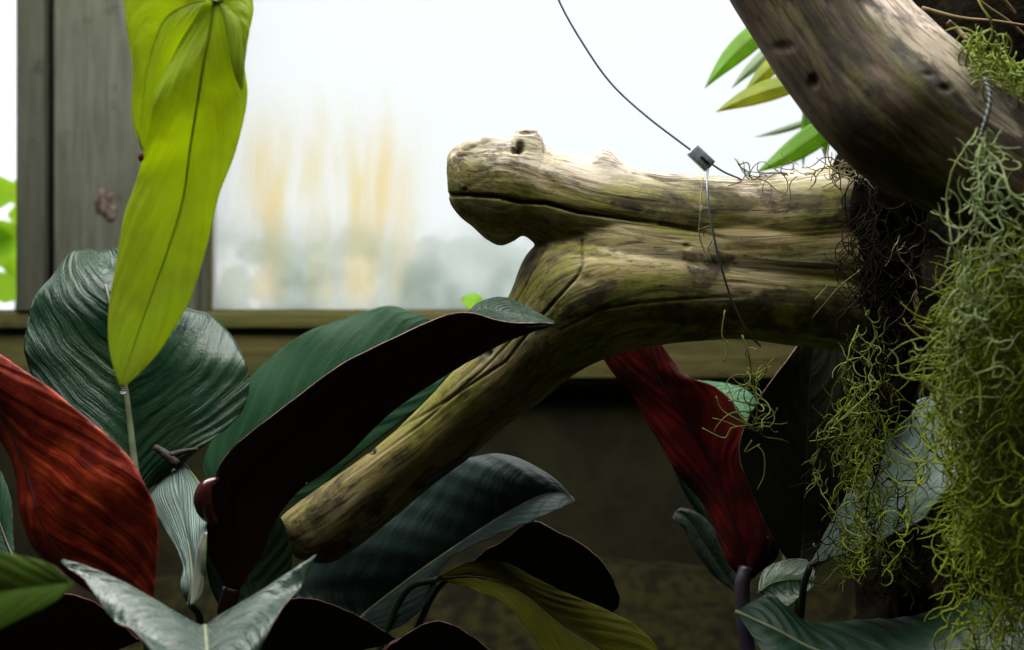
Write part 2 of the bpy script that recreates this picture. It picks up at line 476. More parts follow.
# ------------------------------------------------------------------ driftwood
def loft(V, F, stations, depth, n=40, ns=90, crest=None):
    """stations: (edge a, edge b, Y) in image px; elliptical section between a and b"""
    A = np.array([P(*s[0], s[2]) for s in stations]); B = np.array([P(*s[1], s[2]) for s in stations])
    D = np.array([s[3] if len(s) > 3 else depth for s in stations], float)[:, None]
    A, B, D = crom(A, ns), crom(B, ns), crom(D, ns)[:, 0]
    b0 = len(V)
    for a, b, d in zip(A, B, D):
        c = (a + b) / 2; h = (a - b) / 2; r = np.linalg.norm(h)
        for k in range(n):
            t = 2 * math.pi * k / n
            ct, st = math.cos(t), math.sin(t)
            q = c + h * ct + np.array((0, r * d * st, 0))
            if crest and ct > .6:      # a swelling that sits on the top side only
                f = min(1, (ct - .6) / .34)
                q[2] += np.interp(512 + c[0] / c[1] * FPX, *zip(*crest)) * c[1] / FPX * f * f * (3 - 2 * f)
            V.append(q)
    for i in range(ns - 1):
        for k in range(n):
            q = b0 + i * n; F.append((q + k, q + (k + 1) % n, q + n + (k + 1) % n, q + n + k))
    F.append(tuple(b0 + k for k in range(n))[::-1]); F.append(tuple(b0 + (ns - 1) * n + k for k in range(n)))
    return (A + B) / 2, np.linalg.norm(A - B, axis=1) / 2


def remesh(V, F, voxel, smooth=2):
    me = bpy.data.meshes.new('tmp'); me.from_pydata([tuple(v) for v in V], [], F)
    o = bpy.data.objects.new('tmp', me); COL.objects.link(o)
    m = o.modifiers.new('r', 'REMESH'); m.mode = 'VOXEL'; m.voxel_size = voxel; m.use_smooth_shade = True
    if smooth:
        s = o.modifiers.new('s', 'SMOOTH'); s.factor = .5; s.iterations = smooth
    dg = bpy.context.evaluated_depsgraph_get(); e = o.evaluated_get(dg)
    out = bpy.data.meshes.new_from_object(e)
    bpy.data.objects.remove(o); bpy.data.meshes.remove(me)
    return out


def mesh_arrays(me):
    n = len(me.vertices)
    co = np.zeros(n * 3); me.vertices.foreach_get('co', co)
    no = np.zeros(n * 3); me.vertex_normals.foreach_get('vector', no)
    return co.reshape(-1, 3), no.reshape(-1, 3)


def seg_dist(px, py, line):
    """distance to a polyline and how far along it (0..1)"""
    d = np.full(len(px), 1e9); u = np.zeros(len(px)); n = len(line) - 1
    for i, ((x0, y0), (x1, y1)) in enumerate(zip(line[:-1], line[1:])):
        L2 = (x1 - x0) ** 2 + (y1 - y0) ** 2 + 1e-9
        t = np.clip(((px - x0) * (x1 - x0) + (py - y0) * (y1 - y0)) / L2, 0, 1)
        q = np.hypot(px - x0 - t * (x1 - x0), py - y0 - t * (y1 - y0))
        w_ = q < d; d[w_] = q[w_]; u[w_] = (i + t[w_]) / n
    return d, u


def weather(me, axes, cracks, holes=(), amp=.0005):
    """grain coordinates per vertex, grain ridges, carved cracks"""
    co, no = mesh_arrays(me); n = len(co)
    best = np.full(n, 1e9); G = np.zeros((n, 3))
    for ai, (pts, rad) in enumerate(axes):
        m_ = 18; ker = np.ones(2 * m_ + 1) / (2 * m_ + 1)
        ext = np.vstack([pts[0] + (pts[0] - pts[1]) * np.arange(m_, 0, -1)[:, None], pts, pts[-1] + (pts[-1] - pts[-2]) * np.arange(1, m_ + 1)[:, None]])
        pts = np.stack([np.convolve(ext[:, q], ker, 'valid') for q in range(3)], 1)
        s = np.concatenate([[0], np.cumsum(np.linalg.norm(np.diff(pts, axis=0), axis=1))])
        tan = np.gradient(pts, axis=0); tan /= np.linalg.norm(tan, axis=1)[:, None] + 1e-9
        for c0 in range(0, n, 20000):
            c = co[c0:c0 + 20000]
            d = np.linalg.norm(c[:, None, :] - pts[None, :, :], axis=2)
            q = (d / rad[None, :]); j = q.argmin(1); dist = q[np.arange(len(c)), j]
            up = best[c0:c0 + 20000]; win = dist < up
            rel = c - pts[j]; along = s[j] + (rel * tan[j]).sum(1)
            perp = rel - (rel * tan[j]).sum(1)[:, None] * tan[j]
            side = np.cross(tan[j], np.array((0, 1, 0))); side /= np.linalg.norm(side, axis=1)[:, None] + 1e-9
            g = np.stack([along + ai * 3.7, (perp * side).sum(1), perp[:, 1]], 1)
            G[c0:c0 + 20000][win] = g[win]; up[win] = dist[win]
    disp = np.empty(n)
    for i in range(n):
        g = G[i]
        a = noise.noise(Vector((g[0] * 5, g[1] * 55, g[2] * 55)))
        b2 = noise.noise(Vector((g[0] * 9 + 7, g[1] * 130, g[2] * 130)))
        c2 = noise.noise(Vector((co[i][0] * 11, co[i][1] * 11, co[i][2] * 11)))
        disp[i] = amp * (1.0 * a + .45 * b2) + .0045 * c2 - amp * 1.1 * max(0, .18 - abs(a)) / .18 * (1 if b2 > -.1 else .3)
    px = 512 + co[:, 0] / co[:, 1] * FPX; py = 325 - (co[:, 2] - CAM_Z) / co[:, 1] * FPX
    face = np.clip(-no[:, 1] * 3 + .4, 0, 1)
    ck = np.zeros(n)
    for line, wd, dep in cracks:
        d, u = seg_dist(px, py, line); k = np.exp(-(d / wd) ** 2) * face * np.clip((1 - u) * 3.5, 0, 1)
        disp -= dep * k
        if dep > .0019: ck = np.maximum(ck, k * min(1, dep / .004))
    for (hx, hy), r, dep in holes:
        k = np.exp(-(((px - hx) / r[0]) ** 2 + ((py - hy) / r[1]) ** 2) ** 1.5) * face
        disp -= dep * k; ck = np.maximum(ck, k * .8 * min(1, dep / .006))
    co = co + no * disp[:, None]
    me.vertices.foreach_set('co', co.ravel())
    a = me.attributes.new('grain', 'FLOAT_VECTOR', 'POINT'); a.data.foreach_set('vector', G.astype(np.float32).ravel())
    a = me.attributes.new('crack', 'FLOAT', 'POINT'); a.data.foreach_set('value', np.clip(ck, 0, 1).astype(np.float32))
    me.polygons.foreach_set('use_smooth', [True] * len(me.polygons))
    me.update()


Y0 = 2.0
V = []; F = []
up = [((448, 166), (449, 196)), ((450, 155), (452, 205)), ((458, 147), (462, 217)), ((470, 142), (474, 226)), ((485, 138), (488, 239)),
      ((500, 137), (500, 245)), ((513, 139), (512, 242)), ((526, 143), (524, 236)), ((542, 148), (540, 248)), ((560, 152), (560, 258)), ((585, 157), (580, 262)), ((615, 163), (612, 267)),
      ((650, 171), (645, 272)), ((700, 177), (700, 280)), ((745, 177), (745, 284)), ((795, 170), (795, 284)), ((845, 163), (850, 280)), ((905, 158), (910, 275))]
upY = [1.96, 1.96, 1.96, 1.96, 1.965, 1.965, 1.965, 1.965, 1.97, 1.97, 1.975, 1.98, 1.985, 1.99, 2.0, 2.0, 2.01, 2.02]
CREST = [(440, 0), (511, 0), (514, 8), (518, 15), (526, 18), (534, 18.5), (540, 13), (545, 6), (551, .5), (586, 0), (593, 8), (600, 14.5), (607, 14), (615, 8.5), (626, 2.5), (640, 0), (1000, 0)]
ax1 = loft(V, F, [(a, b_, y) for (a, b_), y in zip(up, upY)], .92, n=72, ns=200, crest=CREST)
low = [((276, 528), (300, 560), 2.12), ((281, 516), (330, 562), 2.11), ((300, 501), (352, 550), 2.10), ((333, 478), (388, 521), 2.08), ((372, 450), (430, 488), 2.06),
       ((410, 418), (472, 456), 2.04), ((450, 376), (517, 418), 2.01), ((482, 336), (556, 390), 1.99), ((508, 293), (585, 371), 1.975),
       ((528, 252), (607, 360), 1.97), ((560, 232), (626, 353), 1.97), ((605, 236), (655, 346), 1.965), ((660, 244), (695, 341), 1.965),
       ((715, 248), (740, 339), 1.97), ((780, 252), (795, 346), 1.98), ((850, 258), (855, 354), 1.99), ((905, 262), (910, 360), 2.0)]
ax2 = loft(V, F, low, 1.0, ns=130)
fil = [((545, 205), (570, 320), 1.995), ((600, 198), (625, 325), 1.99), ((660, 204), (680, 322), 1.99), ((740, 206), (750, 322), 1.995), ((820, 205), (825, 325), 2.005), ((880, 205), (885, 325), 2.01)]
loft(V, F, fil, .98, ns=60)
mb = MB(); mb.V = V; mb.F = F; mb.M = [0] * len(F)
me = remesh(mb.V, mb.F, .0017, 6)
cracks = [
    ([(444, 195), (470, 195), (500, 197), (520, 202), (545, 203), (580, 212), (620, 218), (660, 224)], 1.5, .012),
    ([(660, 224), (700, 231), (730, 240)], 2.0, 0.0025),
    ([(458, 157), (463, 150), (478, 143), (492, 139), (512, 139)], 1.2800000000000002, 0.0025),
    ([(460, 157), (480, 153), (500, 148), (512, 140)], 1.1199999999999999, 0.0020),
    ([(500, 244), (525, 238), (560, 250), (600, 258), (650, 266)], 3.2, 0.0018),
    ([(582, 240), (583, 265), (578, 276), (545, 312), (505, 362), (450, 398), (380, 440), (276, 526)], 1.3, 0.0028),
    ([(560, 330), (600, 310), (640, 303), (700, 298), (760, 296)], 1.2, 0.0022),
    ([(545, 246), (525, 285), (500, 322)], 1.2, .002), ([(600, 335), (560, 362), (505, 405), (430, 462)], 1.3, .002), ([(520, 330), (480, 372), (420, 425), (350, 478)], 1.2, .002),
]
holes = [((474, 149), (12, 5), .004), ((494, 145), (15, 4.5), .005), ((520, 148), (4.5, 5.5), .012), ((514, 151), (3, 3), .006), ((545, 146), (2, 7), .005), ((465, 190), (2, 2), .004),
         ((372, 452), (4, 3), .006), ((486, 352), (4, 4), .006), ((687, 246), (4, 3), .002), ((588, 280), (6, 5), .002), ((527, 133), (9, 2), .003)]
weather(me, [ax1, ax2], cracks, holes)
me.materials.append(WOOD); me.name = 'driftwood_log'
log = bpy.data.objects.new('driftwood_log', me); COL.objects.link(log)
tag(log, 'forked olive and tan driftwood log with a split blunt end before the window', 'driftwood')

V = []; F = []
limb = [((880, -60), (690, -60), 1.80), ((905, -2), (733, 4), 1.77), ((930, 22), (762, 44), 1.75), ((955, 44), (788, 90), 1.73), ((985, 70), (820, 134), 1.71),
        ((1012, 93), (862, 172), 1.70), ((1040, 112), (915, 204), 1.69), ((1075, 140), (975, 240), 1.68), ((1120, 180), (1040, 280), 1.67), ((1180, 240), (1120, 330), 1.66)]
ax3 = loft(V, F, limb, .85)
me = remesh(V, F, .003, 2)
weather(me, [ax3], [([(830, 0), (870, 60), (930, 110), (1010, 160)], 3, .001), ([(790, 0), (830, 60), (880, 110), (960, 170)], 2.5, .0015),
                    ([(860, 0), (900, 50), (960, 100), (1024, 140)], 2.5, .001), ([(760, 20), (800, 80), (850, 130), (920, 180)], 2.5, .001)],
        [((784, 47), (10, 5), .003), ((813, 82), (5, 7), .004), ((945, 88), (7, 4), .003), ((927, 75), (6, 3), .002)], .0007)
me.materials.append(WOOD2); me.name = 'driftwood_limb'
lo = bpy.data.objects.new('driftwood_limb', me); COL.objects.link(lo)
tag(lo, 'thick pinkish grey driftwood limb slanting down across the top right corner', 'driftwood')


# dark fibrous root column hanging below the limb and an added near-black trunk standing in for the darkness behind the moss
def rough_column(name, path, rad, mat, n=40, ns=120, amp=.012, seed=0):
    pts = crom(path, ns); rr = crom(np.array(rad, float)[:, None], ns)[:, 0]
    V = []; F = []
    for i, (p, r) in enumerate(zip(pts, rr)):
        for k in range(n):
            t = 2 * math.pi * k / n
            q = p + r * np.array((math.cos(t), math.sin(t), 0))
            d = amp * (noise.noise(Vector((q[0] * 45 + seed, q[1] * 45, q[2] * 9))) + .7 * noise.noise(Vector((q[0] * 90, q[1] * 90 + seed, q[2] * 30))))
            V.append(q + d * np.array((math.cos(t), math.sin(t), .2)))
    for i in range(ns - 1):
        for k in range(n):
            q = i * n; F.append((q + k, q + (k + 1) % n, q + n + (k + 1) % n, q + n + k))
    F.append(tuple(range(n))[::-1]); F.append(tuple((ns - 1) * n + k for k in range(n)))
    return link_mesh(name, V, F, mat)


rc = rough_column('root_column', [P(884, 150, 1.98), P(882, 230, 1.97), P(880, 330, 1.98), P(890, 430, 2.08), P(905, 520, 2.14), P(912, 700, 2.16), P(915, 960, 2.16)],
                  [.050, .052, .046, .034, .026, .026, .03], M['near_black'], amp=.016)
tag(rc, 'dark fibrous root column joining the log end, hung with moss', 'roots')
tr = rough_column('backdrop_trunk', [np.array((.74, 2.42, .48)), np.array((.73, 2.42, 1.2)), np.array((.76, 2.44, 2.0))],
                  [.22, .19, .20], M['near_black'], n=60, amp=.025, seed=5)
tag(tr, 'broad near black trunk added as dark backdrop behind the hanging moss at right', 'dark backdrop')


# ------------------------------------------------------------------ leaves
def leaf(parent, stations, top, under=None, rim=None, show='top', ns=44, nt=26, bulge=0.0, ripple=.0015, nv=11, skew=.35, wave=.0, thick=.0011,
         rib=None, rib_r=.0028, label=None, name='leaf', seed=0, rib_to=1.0):
    """stations: (mid, left edge, right edge) each (px, py, Y)"""
    A = crom([P(*s[0]) for s in stations], ns)
    L = crom([P(*s[1]) for s in stations], ns); R = crom([P(*s[2]) for s in stations], ns)
    T = np.linspace(-1, 1, nt * 2 + 1)
    tan = np.gradient(A, axis=0); tan /= np.linalg.norm(tan, axis=1)[:, None] + 1e-9
    wdt = R - L
    N = np.cross(wdt, tan); N /= np.linalg.norm(N, axis=1)[:, None] + 1e-9
    for i in range(1, ns):
        if np.dot(N[i], N[i - 1]) < 0: N[i] = -N[i]
    # normals at the degenerate ends come from their neighbours
    N[0] = N[2]; N[1] = N[2]; N[-1] = N[-3]; N[-2] = N[-3]
    if N[:, 1].mean() > 0: N = -N              # towards the camera side
    V = []; UV = []
    for i in range(ns):
        s = i / (ns - 1); hw = np.linalg.norm(wdt[i]) / 2
        for t in T:
            e = L[i] if t < 0 else R[i]; a = abs(t)
            p = A[i] * (1 - a) + e * a + N[i] * (bulge * hw * 4 * a * (1 - a))
            ph = (s - a ** 1.3 * skew) * nv
            ed = min(1, a * 4) * min(1, hw / .02)
            p = p + N[i] * (ripple * .45 * math.sin(2 * math.pi * ph) * ed)
            if wave:
                p = p + N[i] * (wave * a ** 2 * noise.noise(Vector((s * 7 + seed, t * .8, seed * 1.7))) * min(1, hw / .02))
            V.append(p); UV.append((s, (t + 1) / 2))
    w_ = len(T); F = []
    for i in range(ns - 1):
        for j in range(w_ - 1):
            q = i * w_ + j; F.append((q, q + 1, q + w_ + 1, q + w_))
    # orientation: the shown face is the one towards the camera
    f = np.array([[V[a_] for a_ in q[:3]] for q in F[::7]])
    fn = np.cross(f[:, 1] - f[:, 0], f[:, 2] - f[:, 0])[:, 1].sum()
    if fn > 0: F = [q[::-1] for q in F]
    under = under or top; rim = rim or M['rim_red']
    mats = [top, under, rim] if show == 'top' else [under, top, rim]
    o = link_mesh(name, V, F, mats, parent, UV)
    m = o.modifiers.new('thickness', 'SOLIDIFY'); m.thickness = thick; m.offset = 0; m.use_rim = True
    m.material_offset = 1; m.material_offset_rim = 2
    if label: o['label'] = label
    if rib is not None:
        k = max(4, int(ns * rib_to))
        rr = np.linspace(rib_r, rib_r * .25, k)
        g = MB(); g.tube(A[:k] + N[:k] * (rib_r * .25), rr, 8); g.build('midrib', rib, o)
    return o


def stalk(parent, pts, r0, r1, mat, name='petiole'):
    p = crom([P(*q) for q in pts], 24)
    g = MB(); g.tube(p, np.linspace(r0, r1, 24), 10); return g.build(name, mat, parent)


def z(*a): return tuple(a)


# --- hanging yellow-green leaf (front)
an = thing('anthurium', 'bright yellow green long leaf hanging down in front of the grey post', 'plant', P(213, -60, 1.62))
Yh = 1.62
l = leaf(an, [((214, 2, Yh - .006), (206, 0, Yh - .01), (228, 6, Yh)), ((210, 30, Yh - .01), (176, 50, Yh), (240, 34, Yh + .004)),
              ((204, 62, Yh - .012), (155, 95, Yh - .015), (245, 70, Yh + .005)),
              ((197, 105, Yh - .008), (148, 135, Yh - .01), (247, 100, Yh + .008)), ((190, 150, Yh), (138, 175, Yh), (236, 150, Yh + .005)),
              ((183, 200, Yh), (124, 215, Yh - .004), (219, 195, Yh)), ((168, 250, Yh - .006), (117, 260, Yh - .006), (207, 245, Yh)),
              ((150, 300, Yh - .012), (110, 300, Yh - .01), (190, 300, Yh - .012)), ((136, 340, Yh - .02), (108, 335, Yh - .02), (165, 343, Yh - .02)),
              ((126, 370, Yh - .028), (113, 366, Yh - .028), (141, 372, Yh - .028)), ((122, 387, Yh - .032), (121, 387, Yh - .032), (123, 387, Yh - .032))],
         YELLOW, None, M['rim_green'], ns=70, bulge=.08, ripple=.0006, nv=8, wave=.003, rib=M['rib_yellow'], rib_r=.0016, seed=2)
leaf(an, [((214, 0, Yh - .004), (206, -30, Yh), (212, 3, Yh)), ((190, 5, Yh), (165, -45, Yh + .01), (195, 30, Yh)), ((165, 20, Yh + .004), (128, -20, Yh + .01), (172, 60, Yh + .004)),
          ((150, 60, Yh + .004), (126, 18, Yh + .008), (160, 90, Yh + .002)), ((143, 105, Yh + .002), (133, 70, Yh + .006), (152, 125, Yh)), ((141, 140, Yh), (132, 115, Yh), (147, 145, Yh)), ((145, 152, Yh), (142, 150, Yh), (148, 154, Yh))],
     YELLOW, None, M['rim_green'], ns=50, bulge=.1, ripple=.0006, nv=6, rib=M['rib_yellow'], rib_r=.0009, name='leaf_lobe', seed=4)
leaf(an, [((216, 0, Yh - .004), (216, 4, Yh), (222, -20, Yh)), ((228, 8, Yh), (222, 12, Yh - .006), (245, -25, Yh + .01)), ((240, 22, Yh - .004), (228, 45, Yh - .012), (253, 5, Yh + .006)),
          ((243, 45, Yh - .006), (233, 70, Yh - .014), (250, 25, Yh + .004)), ((243, 68, Yh - .006), (238, 84, Yh - .01), (243, 42, Yh)), ((242, 88, Yh - .004), (241, 90, Yh - .006), (243, 86, Yh))],
     YELLOW, None, M['rim_green'], ns=40, bulge=.1, ripple=.0006, nv=5, rib=M['rib_yellow'], rib_r=.0008, name='leaf_lobe', seed=5)
stalk(an, [(214, 3, Yh - .008), (222, -5, Yh), (228, -40, Yh + .02), (225, -120, Yh + .08)], .0035, .005, M['rib_green'])
g = MB(); g.lump(P(141, 157, Yh - .004), (.003, .002, .005), 10, 6); g.build('brown_spot', mat_plain('brown_rot', (.17, .06, .02), .7), an)

# --- left philodendron
A = thing('philodendron', 'left red backed philodendron with a wet round dark green leaf and a glowing red leaf', 'plant', (-.50, 1.95, .50))
o = leaf(A, [((138, 494, 1.93), (134, 494, 1.93), (142, 494, 1.93)), ((134, 458, 1.94), (80, 465, 1.90), (192, 456, 1.92)), ((129, 412, 1.95), (42, 405, 1.93), (240, 412, 1.93)),
             ((122, 362, 1.955), (26, 352, 1.97), (247, 364, 1.96)), ((112, 312, 1.955), (33, 305, 2.0), (214, 318, 1.99)), ((104, 278, 1.975), (56, 270, 2.02), (168, 300, 2.0)),
             ((98, 252, 2.03), (82, 250, 2.04), (118, 254, 2.03))],
         GREEN_TOP, RED, M['rim_red'], ns=64, nt=36, bulge=.10, ripple=.0016, nv=15, skew=.42, wave=.016, rib=M['rib_pale'], rib_r=.0062, label='wet round dark green leaf', seed=11, rib_to=.8)
stalk(o, [(138, 492, 1.93), (142, 560, 1.94), (150, 660, 1.95), (160, 900, 1.97)], .0062, .0075, M['stalk_green'])
o = leaf(A, [((-70, 330, 1.78), (-74, 330, 1.78), (-66, 330, 1.78)), ((-30, 375, 1.76), (-50, 410, 1.82), (-10, 350, 1.74)), ((5, 420, 1.74), (-6, 436, 1.80), (45, 386, 1.70)),
             ((26, 470, 1.72), (17, 470, 1.78), (96, 424, 1.68)), ((38, 510, 1.70), (20, 514, 1.76), (138, 470, 1.66)), ((56, 548, 1.69), (34, 548, 1.74), (158, 516, 1.66)),
             ((90, 580, 1.68), (70, 574, 1.71), (157, 560, 1.66)), ((125, 602, 1.67), (110, 602, 1.69), (153, 592, 1.66)), ((150, 615, 1.66), (149, 616, 1.66), (151, 614, 1.66))],
         GREEN_DEEP, RED, M['rim_red'], show='under', ns=60, nt=30, bulge=.10, ripple=.0014, nv=9, skew=.4, wave=.008, rib=M['rib_maroon'], rib_r=.0018, label='large glowing red leaf', seed=3)
stalk(o, [(-70, 330, 1.78), (-110, 420, 1.8), (-120, 600, 1.85), (-60, 900, 1.9)], .005, .007, M['rib_maroon'])
o = leaf(A, [((190, 606, 1.82), (188, 607, 1.82), (192, 606, 1.82)), ((193, 588, 1.82), (181, 586, 1.82), (204, 588, 1.81)), ((192, 560, 1.84), (182, 562, 1.85), (206, 552, 1.80)), ((184, 520, 1.88), (163, 525, 1.90), (207, 520, 1.86)),
             ((178, 490, 1.91), (149, 496, 1.93), (206, 494, 1.90)), ((177, 466, 1.93), (163, 472, 1.94), (190, 470, 1.92)), ((179, 460, 1.93), (176, 462, 1.93), (182, 460, 1.93))],
         PALE, MAROON, M['rim_green'], ns=44, bulge=.06, ripple=.001, nv=4, skew=2.2, rib=M['rib_pale'], rib_r=.0045, label='pale blue green folded leaf', seed=5, rib_to=.45)
leaf(o, [((191, 606, 1.812), (190, 606, 1.812), (192, 606, 1.812)), ((198, 592, 1.81), (192, 590, 1.815), (203, 594, 1.808)), ((201, 570, 1.808), (195, 566, 1.815), (205, 573, 1.803)), ((203, 550, 1.80), (199, 545, 1.806), (206, 553, 1.797)), ((206, 532, 1.80), (205, 532, 1.80), (207, 532, 1.80))],
     mat_leaf('cream_leaf_back', (.42, .46, .34), (.48, .50, .38), .45, .4, nv=3, vstr=.1, bump=.001), None, M['rim_green'], ns=20, nt=6, ripple=0, name='folded_edge', label='cream folded edge')
stalk(o, [(191, 604, 1.82), (200, 622, 1.86), (195, 680, 1.9), (180, 900, 1.95)], .004, .006, M['stalk_green'])
o = leaf(A, [((205, 627, 1.60), (186, 626, 1.60), (222, 614, 1.60)), ((206, 640, 1.58), (66, 556, 1.62), (311, 560, 1.66)), ((207, 652, 1.56), (84, 584, 1.60), (304, 578, 1.64)),
             ((208, 672, 1.54), (112, 616, 1.56), (283, 612, 1.58)), ((209, 700, 1.52), (148, 650, 1.53), (258, 652, 1.54)), ((210, 740, 1.50), (205, 735, 1.50), (216, 735, 1.50))],
         SILVER, MAROON, M['rim_pink'], ns=44, nt=40, bulge=.07, ripple=.0012, nv=9, skew=.7, wave=.012, rib=M['rib_pale'], rib_r=.003, label='wet silvery leaf spread like two wings', seed=8)
stalk(o, [(205, 628, 1.60), (196, 660, 1.68), (190, 720, 1.74), (170, 900, 1.85)], .004, .006, M['stalk_green'])
o = leaf(A, [((72, 583, 1.36), (71, 583, 1.36), (73, 584, 1.36)), ((58, 584, 1.36), (54, 566, 1.365), (55, 602, 1.35)), ((25, 588, 1.36), (25, 557, 1.37), (20, 620, 1.345)), ((-15, 594, 1.36), (-15, 552, 1.37), (-18, 636, 1.34)),
             ((-55, 600, 1.36), (-50, 570, 1.38), (-55, 630, 1.33)), ((-80, 604, 1.36), (-79, 603, 1.36), (-80, 606, 1.36))],
         LIME, RED_DEEP, M['rim_red'], bulge=.05, ripple=.001, nv=7, label='soft green leaf tip close to the viewer', seed=9)
stalk(o, [(-80, 604, 1.36), (-120, 640, 1.4), (-140, 760, 1.5), (-100, 950, 1.6)], .004, .006, M['stalk_green'])
o = leaf(A, [((14, 560, 1.86), (13, 560, 1.86), (15, 560, 1.86)), ((4, 535, 1.88), (-16, 545, 1.88), (13, 535, 1.88)), ((-6, 505, 1.9), (-40, 510, 1.9), (11, 500, 1.9)), ((-15, 470, 1.92), (-50, 470, 1.92), (0, 470, 1.92)), ((-22, 440, 1.93), (-24, 440, 1.93), (-20, 440, 1.93))],
         GREEN_MID, MAROON, M['rim_pink'], bulge=.08, rib=M['rib_dark'], rib_r=.002, label='dark leaf edge at the far left', seed=1)
o = leaf(A, [((140, 640, 1.80), (138, 640, 1.8), (142, 640, 1.8)), ((85, 628, 1.8), (90, 600, 1.77), (80, 665, 1.81)), ((30, 632, 1.8), (30, 594, 1.75), (20, 690, 1.83)), ((-30, 650, 1.8), (-30, 615, 1.77), (-40, 700, 1.82)), ((-80, 670, 1.8), (-80, 668, 1.8), (-80, 672, 1.8))],
         GREEN_DEEP, MAROON, M['rim_red'], show='under', bulge=.1, rib=M['rib_maroon'], rib_r=.002, label='black maroon leaf under the wet silvery one', seed=2)
# dried curled flower remnant on the round leaf edge
g = MB(); g.tube(crom([P(155, 447, 1.90), P(163, 452, 1.895), P(170, 458, 1.89), P(176, 465, 1.89)], 10), np.linspace(.004, .007, 10), 8)
g.tube(crom([P(170, 456, 1.89), P(182, 452, 1.895), P(198, 449, 1.90)], 8), np.linspace(.005, .0022, 8), 8)
g.build('withered_edge', mat_plain('withered_brown', (.035, .022, .016), .7, .3, col2=(.014, .009, .008), scale=120, bump=.004), A)

# --- middle philodendron
B = thing('philodendron', 'middle philodendron with a long maroon blade leaning on the driftwood log', 'plant', (-.28, 2.05, .50))
o = leaf(B, [((222, 500, 2.34), (220, 500, 2.34), (224, 500, 2.34)), ((248, 468, 2.34), (203, 462, 2.36), (300, 500, 2.32)), ((288, 432, 2.34), (240, 390, 2.37), (352, 460, 2.31)), ((330, 400, 2.34), (284, 346, 2.38), (398, 424, 2.31)),
             ((370, 373, 2.34), (338, 321, 2.38), (432, 396, 2.31)), ((403, 350, 2.34), (386, 306, 2.37), (450, 370, 2.32)), ((422, 338, 2.34), (416, 313, 2.35), (448, 350, 2.33)), ((438, 328, 2.34), (434, 322, 2.34), (442, 332, 2.34))],
         GREEN_MID, MAROON, M['rim_red'], ns=56, nt=30, bulge=.06, ripple=.0012, nv=13, skew=.25, wave=.01, rib=M['rib_dark'], rib_r=.003, label='broad green paddle leaf behind the maroon blade', seed=6)
stalk(o, [(222, 500, 2.34), (228, 560, 2.32), (240, 700, 2.25), (260, 950, 2.1)], .004, .007, M['stalk_green'])
o = leaf(B, [((232, 592, 1.88), (228, 592, 1.88), (238, 592, 1.88)), ((232, 548, 1.88), (207, 548, 1.88), (264, 550, 1.88)), ((232, 505, 1.87), (210, 500, 1.86), (272, 525, 1.88)), ((252, 472, 1.86), (222, 462, 1.84), (298, 492, 1.88)), ((292, 436, 1.85), (256, 428, 1.83), (338, 462, 1.88)),
             ((340, 402, 1.85), (304, 392, 1.82), (384, 420, 1.88)), ((395, 366, 1.85), (356, 356, 1.82), (428, 386, 1.88)), ((440, 343, 1.85), (412, 329, 1.82), (464, 364, 1.87)), ((480, 332, 1.84), (462, 315, 1.82), (496, 347, 1.86)),
             ((518, 328, 1.83), (508, 322, 1.82), (524, 335, 1.84)), ((554, 324, 1.82), (552, 323, 1.82), (554, 325, 1.82))],
         GREEN_TOP, MAROON, M['rim_pink'], show='under', ns=70, nt=22, bulge=.06, ripple=.0008, nv=16, rib=M['rib_maroon'], rib_r=.003, label='long maroon backed leaf blade', seed=7, wave=.006)
leaf(o, [((468, 314, 1.835), (467, 314, 1.835), (470, 316, 1.83)), ((484, 308, 1.84), (478, 303, 1.85), (488, 318, 1.825)), ((500, 310, 1.845), (500, 297, 1.86), (502, 324, 1.825)), ((520, 315, 1.84), (522, 304, 1.855), (518, 327, 1.822)), ((538, 319, 1.83), (540, 314, 1.84), (536, 327, 1.82)), ((555, 323, 1.82), (555, 322, 1.82), (554, 325, 1.82))],
     GREEN_TOP, MAROON, M['rim_red'], ns=30, nt=14, bulge=.05, ripple=.0005, name='folded_tip', label='green upper face folded over at the tip', seed=3)
stalk(o, [(232, 588, 1.88), (226, 620, 1.88), (225, 700, 1.9), (240, 950, 1.98)], .011, .012, M['rib_maroon'])
g = MB(); d = np.array((.0, 0, 1.0))
g.tube(crom([P(219, 478, 1.845), P(207, 486, 1.84), P(203, 500, 1.84), P(207, 514, 1.845), P(218, 524, 1.85)], 16), [.002, .004, .006, .0075, .009, .010, .0105, .011, .011, .0105, .010, .009, .008, .006, .004, .002], 12)
g.build('rolled_lobe', M['wet_bud'], o)['label'] = 'glossy rolled maroon lobe'
o = leaf(B, [((350, 632, 2.12), (346, 632, 2.12), (352, 634, 2.12)), ((368, 612, 2.14), (290, 590, 2.17), (392, 630, 2.08)), ((420, 572, 2.13), (340, 530, 2.17), (428, 602, 2.06)), ((462, 543, 2.11), (400, 490, 2.16), (446, 562, 2.05)),
             ((505, 515, 2.08), (450, 464, 2.13), (490, 538, 2.0)), ((540, 497, 2.03), (502, 454, 2.10), (528, 523, 1.93)), ((560, 494, 1.98), (548, 474, 2.04), (556, 510, 1.91)), ((575, 501, 1.93), (574, 499, 1.93), (575, 503, 1.93))],
         mat_leaf('slate_green_leaf_face', (.014, .030, .027), (.018, .035, .030), .44, .3, vein=(.009, .018, .016), vstr=.5, nv=13, bump=.003), MAROON, M['rim_pink'], ns=60, nt=30, bulge=.08, ripple=.0016, nv=13, skew=-.1, rib=M['rib_pale'], rib_r=.0028, label='wide slate green leaf with a pale lower margin', seed=4)
stalk(o, [(350, 632, 2.12), (330, 660, 2.12), (310, 760, 2.09), (290, 950, 2.06)], .004, .007, M['stalk_green'])
